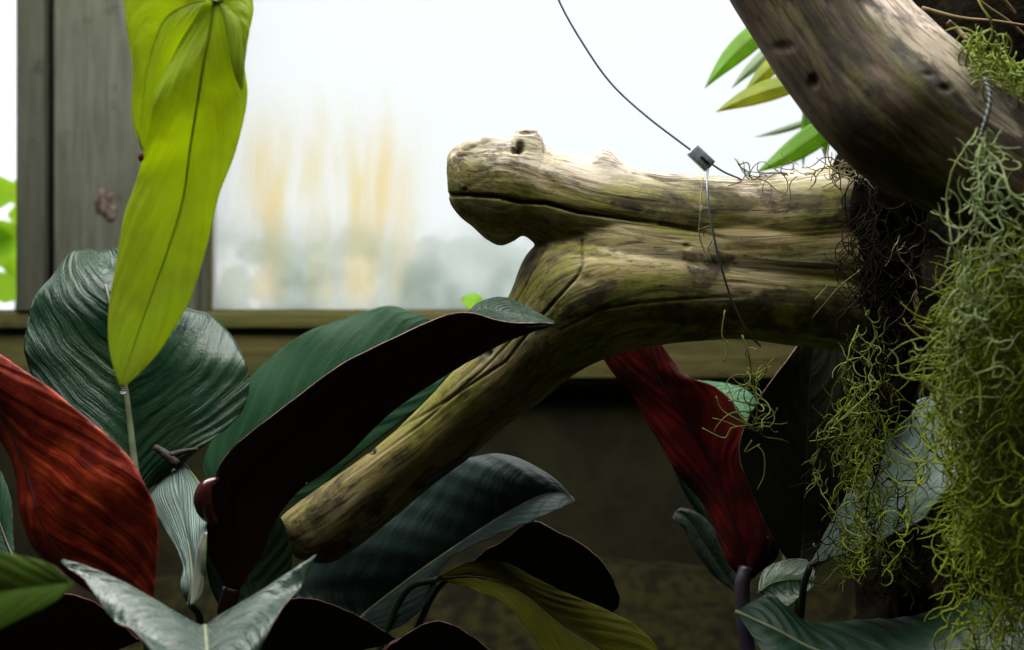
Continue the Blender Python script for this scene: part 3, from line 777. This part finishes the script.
o = leaf(B, [((470, 565, 2.12), (468, 566, 2.12), (472, 564, 2.12)), ((510, 562, 2.12), (495, 545, 2.10), (500, 585, 2.13)), ((545, 565, 2.12), (533, 521, 2.08), (540, 598, 2.14)), ((575, 578, 2.12), (570, 535, 2.08), (565, 602, 2.14)), ((600, 592, 2.12), (603, 560, 2.09), (590, 608, 2.13)), ((618, 608, 2.12), (620, 598, 2.12), (612, 612, 2.12))],
         GREEN_DEEP, MAROON, M['rim_pink'], ns=40, bulge=.1, ripple=.001, rib=M['rib_dark'], rib_r=.002, label='deep green rounded leaf below the slate green one', seed=5, wave=.01)
stalk(o, [(470, 565, 2.12), (430, 600, 2.12), (390, 720, 2.1), (350, 950, 2.08)], .004, .006, M['stalk_green'])
o = leaf(B, [((440, 578, 2.06), (438, 577, 2.06), (442, 580, 2.06)), ((478, 577, 2.04), (470, 562, 2.04), (480, 592, 2.03)), ((520, 590, 2.02), (508, 563, 2.03), (512, 610, 2.0)), ((560, 622, 2.0), (562, 592, 2.015), (540, 645, 1.98)), ((605, 652, 1.98), (612, 612, 2.0), (575, 680, 1.96)), ((650, 690, 1.96), (655, 644, 1.98), (620, 720, 1.94)), ((690, 730, 1.94), (689, 729, 1.94), (691, 731, 1.94))],
         OLIVE, RED_DEEP, M['rim_red'], ns=50, bulge=.07, ripple=.0012, nv=11, rib=M['rib_dark'], rib_r=.002, label='olive yellow leaf at the bottom centre', seed=6, wave=.008)
stalk(o, [(440, 578, 2.06), (400, 600, 2.08), (360, 720, 2.08), (320, 950, 2.08)], .004, .006, M['stalk_green'])
o = leaf(B, [((520, 690, 1.86), (518, 690, 1.86), (522, 690, 1.86)), ((480, 655, 1.86), (492, 652, 1.84), (455, 690, 1.87)), ((440, 636, 1.86), (440, 621, 1.83), (410, 680, 1.88)), ((395, 640, 1.86), (395, 642, 1.84), (370, 680, 1.88)), ((370, 665, 1.86), (370, 664, 1.86), (370, 667, 1.86))],
         GREEN_DEEP, MAROON, M['rim_red'], bulge=.12, rib=M['rib_dark'], rib_r=.002, label='black green domed leaf at the lower edge', seed=3)
o = leaf(B, [((400, 640, 1.90), (399, 640, 1.90), (401, 641, 1.90)), ((345, 628, 1.88), (350, 612, 1.85), (340, 655, 1.89)), ((295, 625, 1.87), (300, 598, 1.83), (285, 665, 1.89)), ((250, 650, 1.86), (248, 618, 1.83), (245, 690, 1.88)), ((215, 690, 1.85), (214, 690, 1.85), (216, 690, 1.85))],
         GREEN_DEEP, MAROON, M['rim_red'], bulge=.1, rib=M['rib_dark'], rib_r=.002, label='black green leaf beside the wet silvery leaf', seed=8)

o = leaf(B, [((262, 640, 1.96), (258, 640, 1.96), (266, 640, 1.96)), ((250, 590, 1.97), (216, 600, 1.96), (284, 596, 1.98)), ((246, 545, 1.97), (205, 548, 1.95), (292, 556, 1.98)), ((244, 500, 1.96), (212, 500, 1.94), (280, 516, 1.97)), ((240, 470, 1.95), (238, 470, 1.95), (242, 470, 1.95))],
         GREEN_DEEP, MAROON, M['rim_red'], bulge=.06, rib=M['rib_dark'], rib_r=.002, label='shaded dark leaf behind the foot of the maroon blade', seed=8)

# --- right philodendron
Cc = thing('philodendron', 'right philodendron with a crimson leaf tucked under the driftwood log', 'plant', (.30, 2.12, .50))
o = leaf(Cc, [((748, 580, 2.14), (740, 580, 2.14), (754, 578, 2.14)), ((742, 548, 2.14), (726, 550, 2.15), (776, 552, 2.10)), ((728, 506, 2.15), (700, 505, 2.17), (764, 506, 2.11)), ((712, 466, 2.16), (676, 465, 2.18), (739, 462, 2.13)),
              ((692, 426, 2.16), (650, 425, 2.19), (747, 424, 2.13)), ((672, 398, 2.16), (630, 394, 2.19), (716, 388, 2.14)), ((652, 368, 2.16), (606, 366, 2.19), (684, 372, 2.15)), ((632, 336, 2.16), (586, 334, 2.19), (662, 342, 2.16)), ((612, 300, 2.16), (580, 305, 2.18), (640, 310, 2.17)), ((595, 275, 2.16), (594, 275, 2.16), (597, 275, 2.16))],
         GREEN_DEEP, RED_DEEP, M['rim_red'], show='under', ns=60, nt=26, bulge=.08, ripple=.001, nv=12, rib=M['rib_maroon'], rib_r=.003, label='crimson leaf underside', seed=9, wave=.022)
stalk(o, [(746, 568, 2.13), (742, 590, 2.12), (746, 640, 2.11), (752, 700, 2.1), (760, 950, 2.1)], .010, .011, M['stalk_purple'])
o = leaf(Cc, [((800, 575, 2.08), (798, 575, 2.08), (802, 575, 2.08)), ((802, 540, 2.10), (774, 540, 2.06), (850, 545, 2.13)), ((804, 495, 2.11), (753, 494, 2.06), (872, 500, 2.14)), ((806, 445, 2.12), (739, 448, 2.07), (878, 450, 2.15)),
              ((808, 400, 2.13), (757, 402, 2.08), (868, 400, 2.16)), ((812, 360, 2.14), (789, 357, 2.10), (850, 360, 2.16)), ((816, 325, 2.15), (812, 325, 2.14), (822, 325, 2.15))],
         GREEN_DEEP, BROWN, M['rim_pink'], show='under', ns=50, bulge=.06, ripple=.001, rib=M['rib_dark'], rib_r=.003, label='dark brown green upright leaf beside the moss', seed=4)
stalk(o, [(800, 572, 2.08), (797, 620, 2.1), (790, 720, 2.1), (780, 950, 2.1)], .005, .007, M['stalk_green'])
o = leaf(Cc, [((698, 381, 2.34), (697, 381, 2.34), (699, 381, 2.34)), ((714, 388, 2.34), (712, 382, 2.36), (712, 400, 2.32)), ((732, 397, 2.34), (732, 385, 2.36), (725, 415, 2.31)), ((750, 410, 2.34), (752, 395, 2.36), (740, 430, 2.31)), ((770, 435, 2.34), (771, 434, 2.34), (769, 436, 2.34))],
         mat_leaf('fresh_green_leaf_face', (.05, .15, .07), (.09, .21, .12), .3, .6, .1, (.1, .3, .05), nv=9, bump=.004), MAROON, M['rim_green'], bulge=.1, ripple=.0015, rib=M['rib_green'], rib_r=.0015, label='fresh green leaf tip behind the crimson leaf', seed=1)
stalk(o, [(770, 435, 2.34), (785, 500, 2.3), (780, 700, 2.2), (770, 950, 2.12)], .003, .006, M['stalk_green'])
o = leaf(Cc, [((737, 592, 2.18), (736, 592, 2.18), (738, 592, 2.18)), ((724, 575, 2.18), (714, 576, 2.18), (732, 570, 2.18)), ((706, 548, 2.18), (696, 552, 2.18), (722, 542, 2.18)), ((691, 524, 2.18), (683, 528, 2.18), (705, 518, 2.18)), ((680, 512, 2.18), (674, 520, 2.18), (684, 508, 2.18)), ((674, 514, 2.18), (673, 516, 2.18), (675, 512, 2.18))],
         SILVER, MAROON, M['rim_pink'], ns=30, nt=12, bulge=.15, ripple=.0006, rib=M['rib_pale'], rib_r=.0015, label='narrow silvery leaf curled at its tip', seed=2)
o = leaf(Cc, [((716, 528, 2.20), (715, 528, 2.2), (717, 528, 2.2)), ((704, 508, 2.2), (697, 512, 2.2), (712, 505, 2.2)), ((690, 485, 2.2), (683, 490, 2.2), (700, 480, 2.2)), ((675, 455, 2.2), (670, 460, 2.2), (685, 450, 2.2)), ((658, 425, 2.2), (655, 428, 2.2), (662, 424, 2.2))],
         GREEN_TOP, MAROON, M['rim_pink'], ns=30, nt=10, bulge=.2, ripple=.0005, rib=M['rib_pale'], rib_r=.0018, label='narrow dark leaf edge left of the crimson leaf', seed=3)
o = leaf(Cc, [((760, 592, 2.02), (757, 594, 2.02), (762, 596, 2.02)), ((772, 584, 2.02), (764, 570, 2.05), (778, 604, 2.0)), ((788, 580, 2.02), (786, 560, 2.06), (788, 606, 1.99)), ((802, 580, 2.02), (806, 560, 2.05), (798, 598, 2.0)), ((815, 580, 2.02), (816, 572, 2.03), (812, 588, 2.01))],
         mat_leaf('glossy_green_leaf_face', (.035, .085, .035), (.05, .11, .045), .16, .9, nv=6, bump=.004), MAROON, M['rim_green'], bulge=-.12, ripple=.001, rib=M['rib_green'], rib_r=.0015, label='small glossy leaf with a white glare', seed=7)
o = leaf(Cc, [((735, 612, 1.94), (734, 612, 1.94), (736, 613, 1.94)), ((775, 630, 1.92), (768, 597, 1.97), (770, 660, 1.88)), ((820, 652, 1.90), (810, 620, 1.97), (800, 690, 1.84)), ((880, 660, 1.88), (870, 619, 1.97), (860, 710, 1.80)), ((935, 652, 1.87), (930, 610, 1.96), (920, 710, 1.79)),
              ((985, 650, 1.86), (985, 600, 1.95), (980, 710, 1.78)), ((1040, 660, 1.85), (1038, 610, 1.92), (1040, 710, 1.8)), ((1085, 680, 1.84), (1084, 679, 1.84), (1086, 681, 1.84))],
         mat_leaf('ribbed_green_leaf_face', (.009, .040, .018), (.013, .048, .022), .42, .35, vein=(.03, .075, .045), vstr=.4, nv=18, skew=-.12, bump=.004), MAROON, M['rim_pink'], ns=70, nt=30, bulge=.06, ripple=.0022, nv=18, skew=-.12, rib=M['rib_pale'], rib_r=.003, label='ribbed green leaf under the moss at lower right', seed=3, wave=.008)
stalk(o, [(1085, 680, 1.84), (1100, 760, 1.86), (1080, 950, 1.9)], .004, .006, M['stalk_green'])
o = leaf(Cc, [((810, 566, 1.97), (809, 567, 1.97), (811, 565, 1.97)), ((838, 540, 1.96), (834, 512, 2.0), (850, 552, 1.92)), ((868, 512, 1.96), (858, 478, 2.03), (890, 535, 1.90)), ((900, 478, 1.97), (882, 440, 2.05), (930, 512, 1.90)), ((935, 432, 2.0), (915, 400, 2.06), (962, 465, 1.94)), ((972, 390, 2.03), (971, 389, 2.03), (973, 391, 2.03))],
         PALE, MAROON, M['rim_green'], ns=44, bulge=.08, ripple=.0022, nv=10, skew=.4, rib=M['rib_pale'], rib_r=.003, label='pale blue green leaf seen through the moss', seed=6, wave=.01)
stalk(o, [(810, 566, 1.97), (802, 600, 1.99), (795, 720, 2.06), (785, 950, 2.12)], .004, .006, M['stalk_green'])

# --- bamboo sprig behind the limb
bam = thing('bamboo', 'sprig of bright green lance shaped bamboo leaves against the window', 'plant', P(880, 120, 2.6))
Yb = 2.55
BG = mat_leaf('bright_bamboo_leaf_face', (.12, .26, .02), (.16, .30, .03), .45, .4, .55, (.60, .92, .08), nv=3, bump=.0005, vstr=.1)
BY = mat_leaf('yellowing_bamboo_leaf_face', (.30, .32, .03), (.24, .32, .03), .45, .4, .55, (.95, .95, .12), nv=3, bump=.0005, vstr=.1)
BP = mat_leaf('pale_bamboo_leaf_face', (.26, .32, .20), (.22, .30, .16), .5, .3, .5, (.55, .70, .42), nv=3, bump=.0005, vstr=.1)


def lance(base, tip, wd, mat, Yt=Yb, sag=0.0, frac=.4):
    bx, by = base; tx, ty = tip
    dx, dy = tx - bx, ty - by; L = math.hypot(dx, dy); nx, ny = -dy / L, dx / L
    st = []
    for s in (0, .15, .4, .65, .85, 1):
        w_ = wd * {0: .12, .15: .7, .4: 1, .65: .82, .85: .4, 1: .01}[s]
        mx, my = bx + dx * s + nx * sag * 4 * s * (1 - s), by + dy * s + ny * sag * 4 * s * (1 - s)
        st.append(((mx, my, Yt), (mx + nx * w_, my + ny * w_, Yt + .008), (mx - nx * w_, my - ny * w_, Yt + .004)))
    return leaf(bam, st, mat, mat, M['rim_green'], ns=26, nt=5, ripple=0, thick=.0006, rib=M['rib_green'], rib_r=.0008)


lance((790, 12), (705, 88), 12, BG, sag=6)
lance((812, 80), (716, 112), 11, BY, sag=4)
lance((800, 30), (732, 88), 7, BP, Yb + .15, sag=3)
lance((800, 40), (744, 92), 9, BY, Yb + .05)
lance((830, 60), (752, 96), 9, BG, Yb + .06)
lance((824, 115), (755, 137), 3.2, BP, Yb + .12, -2)
lance((848, 108), (757, 172), 13, BG, Yb, -4)
lance((806, 100), (803, 168), 3.5, BG, Yb + .03)
lance((826, 110), (825, 159), 5, BG, Yb + .02)
lance((790, 60), (770, 70), 5, BY, Yb + .08)
g = MB(); g.tube(crom([P(900, 260, 2.62), P(872, 140, 2.6), P(850, 50, 2.6), P(845, -60, 2.6)], 20), .006, 8)
for q in ((790, 12), (812, 80), (800, 30), (848, 108), (824, 115), (806, 100), (826, 110), (830, 60), (800, 40), (790, 60)):
    g.tube(crom([P(864, q[1] * .6 + 70, 2.6), P((q[0] + 858) / 2, q[1] + 6, 2.58), P(q[0], q[1], Yb + .01)], 8), .0016, 6)
g.build('stem', M['stalk_green'], bam)

# --- plants outside the panes
OUT = mat_leaf('bright_garden_leaf', (.22, .45, .01), (.30, .52, .02), .5, .3, .5, (.6, .95, .03), nv=4, bump=.0005)  # brighter of the two garden greens
OUT2 = mat_leaf('garden_leaf', (.10, .26, .02), (.16, .34, .03), .5, .3, .5, (.35, .65, .05), nv=4, bump=.0005)


def shrub(name, label, cx, Y, z0, z1, rx, n, size, mat, seed):
    r = random.Random(seed)
    t = thing(name, label, 'shrub', (cx, Y, z0))
    V = []; F = []; UV = []
    for k in range(n):
        u = r.random(); c = np.array((cx + rx * r.uniform(-1, 1) * (1 - .4 * u), Y + .25 * r.uniform(-1, 1), z0 + .15 + (z1 - z0 - .15) * u))
        a = r.uniform(0, 6.28); d = np.array((math.cos(a), .4 * math.sin(a), r.uniform(-.7, .3))); d /= np.linalg.norm(d)
        sd = np.cross(d, (r.uniform(-.4, .4), 1, r.uniform(-.4, .4))); sd /= np.linalg.norm(sd); L = size * r.uniform(.7, 1.2); W = L * .36
        nn = np.cross(sd, d); b0 = len(V)
        for s, w_ in ((0, .1), (.25, .85), (.5, 1), (.75, .7), (1, .05)):
            for q in (-1, 0, 1):
                V.append(c + d * L * s + sd * W * w_ * q + nn * (-.12 * L * abs(q) * w_ - .15 * L * s * s)); UV.append((s, (q + 1) / 2))
        for i in range(4):
            for j in range(2):
                p = b0 + i * 3 + j; F.append((p, p + 1, p + 4, p + 3))
    link_mesh('foliage', V, F, mat, t, UV)
    g = MB()
    for k in range(7):
        x = cx + rx * r.uniform(-.6, .6)
        g.tube(crom([(cx + r.uniform(-.05, .05), Y, z0), ((x + cx) / 2, Y + .05, (z0 + z1) / 2), (x, Y + r.uniform(-.1, .1), z1 - .1)], 10), np.linspace(.012, .003, 10), 6)
    g.build('stem', M['stalk_green'], t)
    return t


b = MB(); b.box(-6, 6, 3.4, 9, .2, .32); struct(b.build('ground_outside', mat_plain('outdoor_gravel', (.35, .36, .30), .9, .1, scale=20)))
shrub('garden_shrub', 'bright green leaves of a shrub outside the left pane', -1.30, 4.0, .32, 1.66, .30, 85, .11, OUT, 3)
shrub('garden_shrub', 'blurred grey green shrub outside behind the foot of the stained pane', -.45, 6.2, .32, 1.62, .9, 420, .16, OUT2, 4)
# one leaf of a seedling just inside the pane, above the sill
sd = thing('seedling', 'tiny lime green leaf peeping over the sill beside the log', 'plant', P(478, 320, 3.12))
leaf(sd, [((484, 310, 3.10), (483, 310, 3.1), (485, 310, 3.1)), ((479, 305, 3.10), (482, 297, 3.1), (475, 312, 3.09)), ((472, 301, 3.10), (474, 293, 3.11), (468, 309, 3.09)), ((462, 299, 3.10), (461, 297, 3.10), (461, 301, 3.1))],
     OUT, OUT, M['rim_green'], ns=16, nt=6, ripple=0, rib=M['rib_green'], rib_r=.001)
stalk(sd, [(484, 310, 3.10), (488, 318, 3.11), (489, 345, 3.135)], .0015, .002, M['rib_green'], 'stem')


# ------------------------------------------------------------------ moss
def hang(r, start, length, sway=.03, step=.010, drift=(0, 0)):
    p = [np.array(start, float)]; n = max(3, int(length / step))
    vx = vy = 0.0
    for i in range(n):
        vx = vx * .75 + r.uniform(-1, 1) * sway * 14; vy = vy * .75 + r.uniform(-1, 1) * sway * 9
        # pulled back under its root, so a strand wanders but hangs
        vx -= (p[-1][0] - start[0]) * 6; vy -= (p[-1][1] - start[1]) * 6
        d = np.array((vx, vy, -1.0)); d /= np.linalg.norm(d)
        p.append(p[-1] + d * step)
    return np.array(p)


def hook(r, start, L, up=-.2, spread=1.0, flat=.55):
    a = r.uniform(0, 6.28)
    d = np.array((math.cos(a) * spread, math.sin(a) * flat, up + r.uniform(-.6, .6))); d /= np.linalg.norm(d)
    ax = np.array((r.uniform(-1, 1) * .6, r.uniform(-1, 1) * 1.5, r.uniform(-1, 1) * .6)); ax /= np.linalg.norm(ax)
    k = 10; p = [np.array(start, float)]; curl = r.uniform(.12, .55)
    for i in range(k):
        d = d + np.cross(ax, d) * curl + np.array((r.uniform(-.12, .12), r.uniform(-.12, .12), .02)); d /= np.linalg.norm(d)
        if i == 5 and r.random() < .5: curl *= -.7
        p.append(p[-1] + d * L / k)
    return np.array(p)


def moss_clump(name, label, roots, mats, hooks_per, hook_len, r_main=.0008, r_hook=.0007, seed=1, cat='moss', sway=.03, up=-.2, mix=None, group=None):
    r = random.Random(seed); g = MB()
    for (start, length) in roots:
        s = hang(r, start, length, sway)
        m = r.choices(range(len(mats)), mix)[0] if mix else 0
        g.tube(s, np.linspace(r_main, r_main * .7, len(s)), 4, m, False)
        for k in range(int(hooks_per * length)):
            q = s[r.randrange(1, len(s))]
            h = hook(r, q, r.uniform(*hook_len), up)
            g.tube(h, np.linspace(r_hook, r_hook * .35, len(h)), 4, m, False)
    return tag(g.build(name, mats), label, cat, group)


r = random.Random(21)
# dense yellow-green curtain at right
roots = []
for k in range(95):
    px = r.uniform(955, 1060); top = 215 + max(0, (992 - px)) * 3 + r.uniform(-20, 60)
    L = r.uniform(.30, .62); roots.append((P(px, top, r.uniform(1.60, 1.80)), L if px > 985 else min(L, (555 + (px - 955) * 3 - top) / FPX * 1.7)))
moss_clump('spanish_moss', 'dense yellow green curtain of hanging moss at the lower right', roots, [M['moss'], M['moss_mid']], 85, (.020, .065), .0009, .0011, 31, mix=[4, 1], sway=.055)
# pale strand hung from the limb
roots = [(P(982, 128, 1.58) + np.array((r.uniform(-.006, .006), r.uniform(-.01, .01), 0)), L) for L in (.27, .26, .24, .2, .15, .22, .28)]
moss_clump('spanish_moss', 'pale grey green moss strand dangling from the wire on the limb', roots, [M['moss_pale'], M['moss_mid']], 105, (.018, .05), .0010, .0011, 5, mix=[3, 1], sway=.06)
roots = [(P(963 + r.uniform(-14, 14), 285, 1.62 + r.uniform(-.02, .02)), r.uniform(.15, .30)) for k in range(9)]
moss_clump('spanish_moss', 'green moss tuft under the pale strand, left of the dense curtain', roots, [M['moss_mid'], M['moss']], 95, (.018, .055), .0010, .0011, 6, mix=[2, 1], sway=.08)
# fringe down the root column
roots = []
for k in range(22):
    px = r.uniform(842, 888); top = r.uniform(300, 430)
    roots.append((P(px, top, r.uniform(1.84, 1.94)), min(.42, (610 - top) / FPX * 1.9)))
moss_clump('spanish_moss', 'olive green moss fringe covering the root column', roots, [M['moss_mid'], M['moss'], M['dark_rootlet']], 105, (.014, .040), .0009, .0010, 7, mix=[2, 2, 1], sway=.05)
roots = []
for k in range(13):
    px = r.uniform(888, 950); top = r.uniform(500, 540)
    roots.append((P(px, top, r.uniform(1.88, 1.98)), (r.uniform(590, 625) - top) / FPX * 1.93))
moss_clump('spanish_moss', 'dark olive moss tuft low between root column and dense curtain', roots, [mat_plain('dark_olive_moss', (.10, .12, .012), .75, .2, col2=(.05, .06, .01), scale=25)], 150, (.014, .040), .0009, .0009, 12, sway=.06)
roots = []
for k in range(26):
    roots.append((P(r.uniform(846, 915), r.uniform(170, 260), r.uniform(1.86, 1.92)), r.uniform(.12, .35)))
moss_clump('root_fringe', 'dark thread roots hanging over the upper root column', roots, [M['dark_rootlet'], M['rootlet']], 40, (.02, .06), .0008, .0008, 8, cat='roots', mix=[8, 1], sway=.06)
# rootlets in the crook between log and limb
g = MB(); r2 = random.Random(4)
for k in range(46):
    q = P(r2.uniform(828, 866), r2.uniform(158, 180), r2.uniform(1.88, 1.95)); h = hook(r2, q, r2.uniform(.02, .05), .0); g.tube(h, np.linspace(.0009, .0005, len(h)), 5)
for k in range(26):
    q = P(r2.uniform(745, 835), 0, 1.93); q[2] = P(0, 178 - (q[0] / 1.93 * FPX + 512 - 745) * .12, 1.93)[2] + r2.uniform(-.006, .004)
    h = hook(r2, q, r2.uniform(.02, .045), .0); g.tube(h, np.linspace(.0008, .0004, len(h)), 5)
tag(g.build('root_fringe', M['rootlet']), 'pale tan rootlets tangled in the crook between log and limb', 'roots')
# moss wisps below the log under the wire
g = MB(); r2 = random.Random(15)
ctr = [(752, 380, 1.90), (756, 405, 1.90), (748, 365, 1.91), (755, 420, 1.9)]
for k in range(30):
    c = r2.choice(ctr); q = P(c[0] + r2.uniform(-8, 8), c[1] + r2.uniform(-12, 12), c[2]); h = hook(r2, q, r2.uniform(.03, .07), -.1); g.tube(h, np.linspace(.0010, .0005, len(h)), 5)
for c in ([(742, 335, 1.89), (748, 352, 1.89), (752, 375, 1.9), (757, 410, 1.9), (752, 425, 1.9)], [(725, 310, 1.89), (722, 335, 1.89), (728, 345, 1.89), (724, 362, 1.89)],
          [(753, 428, 1.9), (742, 422, 1.9), (722, 410, 1.9), (716, 396, 1.9)], [(753, 425, 1.9), (732, 428, 1.9), (724, 438, 1.9), (702, 428, 1.9)],
          [(757, 445, 1.9), (764, 455, 1.9), (764, 475, 1.9), (757, 490, 1.9)], [(752, 440, 1.9), (745, 452, 1.9), (760, 444, 1.9)]):
    g.tube(crom([P(*q) for q in c], 16), np.linspace(.0011, .0007, 16), 5)
tag(g.build('spanish_moss', M['moss_mid']), 'thin moss wisp dangling below the log beside the crimson leaf', 'moss')
# single rootlets on the log
for lab, cs in (('thin tan rootlet hanging on the log front beside the wire loop', ([(702, 205, 1.89), (699, 232, 1.89), (704, 250, 1.89), (712, 262, 1.89)], [(712, 240, 1.89), (708, 250, 1.89), (716, 256, 1.89)],
                 [(698, 230, 1.89), (710, 226, 1.89)], [(703, 178, 1.91), (700, 210, 1.89), (704, 236, 1.89)])),
                ('thin brown rootlet on the log close to the root column', ([(815, 300, 1.88), (822, 292, 1.88), (828, 285, 1.88)], [(860, 270, 1.88), (838, 288, 1.88), (826, 302, 1.88), (812, 318, 1.89)])),
                ('thin rootlet curling up from the log top at the wire', ([(742, 168, 1.95), (748, 172, 1.95), (752, 180, 1.95)], [(745, 176, 1.94), (740, 182, 1.93), (728, 186, 1.92)], [(738, 165, 1.95), (748, 163, 1.95), (750, 174, 1.95)]))):
    for c in cs:
        g = MB(); g.tube(crom([P(*q) for q in c], 14), np.linspace(.0010, .0006, 14), 5)
        tag(g.build('rootlet', M['rootlet']), lab, 'rootlet', lab.replace('thin', 'thin single', 1))
# tuft on top of the limb in the corner
g = MB(); r2 = random.Random(3)
for k in range(170):
    px = r2.uniform(965, 1035); q = P(px, 72 + (px - 985) * .55 + r2.uniform(-22, 10), 1.66 + r2.uniform(-.04, .05)); h = hook(r2, q, r2.uniform(.02, .05), .35)
    g.tube(h, np.linspace(.0013, .0006, len(h)), 5)
for k in range(12):
    q = P(r2.uniform(960, 1000), r2.uniform(20, 70), 1.68); h = hook(r2, q, r2.uniform(.03, .06), .9); g.tube(h, np.linspace(.0012, .0006, len(h)), 5)
tag(g.build('spanish_moss', mat_plain('fresh_green_moss', (.28, .34, .05), .7, .25, col2=(.19, .25, .03), scale=25)), 'fresh green moss tuft on top of the limb at the right edge', 'moss')
# twigs in the dark corner
for lab, c, rad in (('long tan twig arching across the dark upper right corner', [(922, 8, 1.95), (960, 18, 1.93), (1000, 22, 1.92), (1060, 32, 1.92)], .0028),
                    ('short slanting twig above the long tan twig', [(965, -12, 2.0), (985, 5, 2.0), (1010, 22, 2.0), (1030, 40, 2.0)], .0022),
                    ('short tan twig nearest the upper right corner', [(995, -8, 1.98), (1008, 4, 1.98), (1016, 14, 1.98)], .0024),
                    ('stubby brown twig stuck against the limb beside the moss tuft', [(948, 22, 1.78), (958, 30, 1.78), (968, 40, 1.76)], .0035)):
    g = MB(); p = crom([P(*q) for q in c], 20); g.tube(p, np.linspace(rad, rad * .7, 20), 8)
    tag(g.build('twig', M['twig']), lab, 'twig', 'twigs in the upper right corner')

# ------------------------------------------------------------------ wires
wz = thing('suspension_wire', 'thin steel wire with a small zinc clamp looped round the log', 'wire', P(702, 160, 1.93))
g = MB(); g.tube(crom([P(548, -30, 1.93), P(560, 3, 1.93), P(582, 42, 1.93), P(610, 82, 1.93), P(645, 115, 1.93), P(692, 151, 1.93)], 50), .0013, 8)
g.tube(crom([P(710, 163, 1.93), P(724, 172, 1.945), P(738, 178, 1.965), P(750, 184, 2.0)], 20), .0012, 8)
g.build('cable', M['cable'], wz)
g = MB(); g.tube(crom([P(708, 166, 1.93), P(707, 185, 1.895), P(710, 215, 1.882), P(718, 255, 1.882), P(730, 295, 1.893), P(742, 322, 1.91), P(753, 338, 1.94), P(760, 346, 2.0)], 60), .0014, 8)
g.build('loop', M['cable'], wz)
g = MB(); c = P(701, 158, 1.93); e1 = np.array((.72, 0, -.69)); e2 = np.array((.69, 0, .72)); e3 = np.array((0, 1, 0))
g.box(-.0155, .0155, -.007, .007, -.0085, .0085, 0, .0022)
g.box(-.0015, .012, -.0077, -.005, -.0018, .0018, 1, .0006)
g.box(.0152, .0158, -.0045, .0045, -.006, .006, 1)
g.V = [c + v[0] * e1 + v[1] * e3 + v[2] * e2 for v in map(np.asarray, g.V)]
g.build('clamp', [M['zinc'], M['slot']], wz)['label'] = 'small zinc clamp block with a dark slot'
tw = MB(); base = crom([P(985, 78, 1.600), P(990, 92, 1.588), P(989, 108, 1.578), P(984, 126, 1.572), P(981, 136, 1.572)], 90)
for ph in (0, math.pi):
    a = np.linspace(0, 34, 90) + ph
    tw.tube(base + np.stack([np.cos(a), np.sin(a), np.zeros(90)], 1) * .0014, .0012, 6)
tag(tw.build('twisted_wire', mat_plain('tarnished_wire', (.10, .12, .11), .5, .5, .4, scale=300)), 'twisted steel wire tie on the limb above the pale moss strand', 'wire')

# ------------------------------------------------------------------ droplets
WATER = NT('water'); gb = WATER.n('ShaderNodeBsdfPrincipled'); gb.inputs['Roughness'].default_value = .02; gb.inputs['Transmission Weight'].default_value = 1.0; gb.inputs['IOR'].default_value = 1.33
WATER = WATER.done(gb.outputs[0])
for px, py, Y, rr, lab in ((123, 391, 1.588, .0032, 'water drop at the tip of the hanging yellow green leaf'), (174, 471, 1.885, .0030, 'water drop on the withered edge of the round leaf'),
                           (811, 569, 2.05, .0028, 'water drop above the small glossy leaf'), (814, 545, 1.84, .0022, 'water drop on a moss curl low on the root column'),
                           (757, 530, 2.09, .0022, 'left water drop on the crimson leaf foot'), (767, 536, 2.09, .002, 'right water drop on the crimson leaf foot'),
                           (383, 415, 1.90, .0016, 'water drop in the gap between maroon blade and log'), (307, 483, 1.86, .0014, 'tiny drop on the maroon blade near the log foot')):
    g = MB(); c = P(px, py, Y); g.lump(c, (rr * .85, rr * .85, rr), 14, 10)
    tag(g.build('water_droplet', WATER), lab, 'water drop')
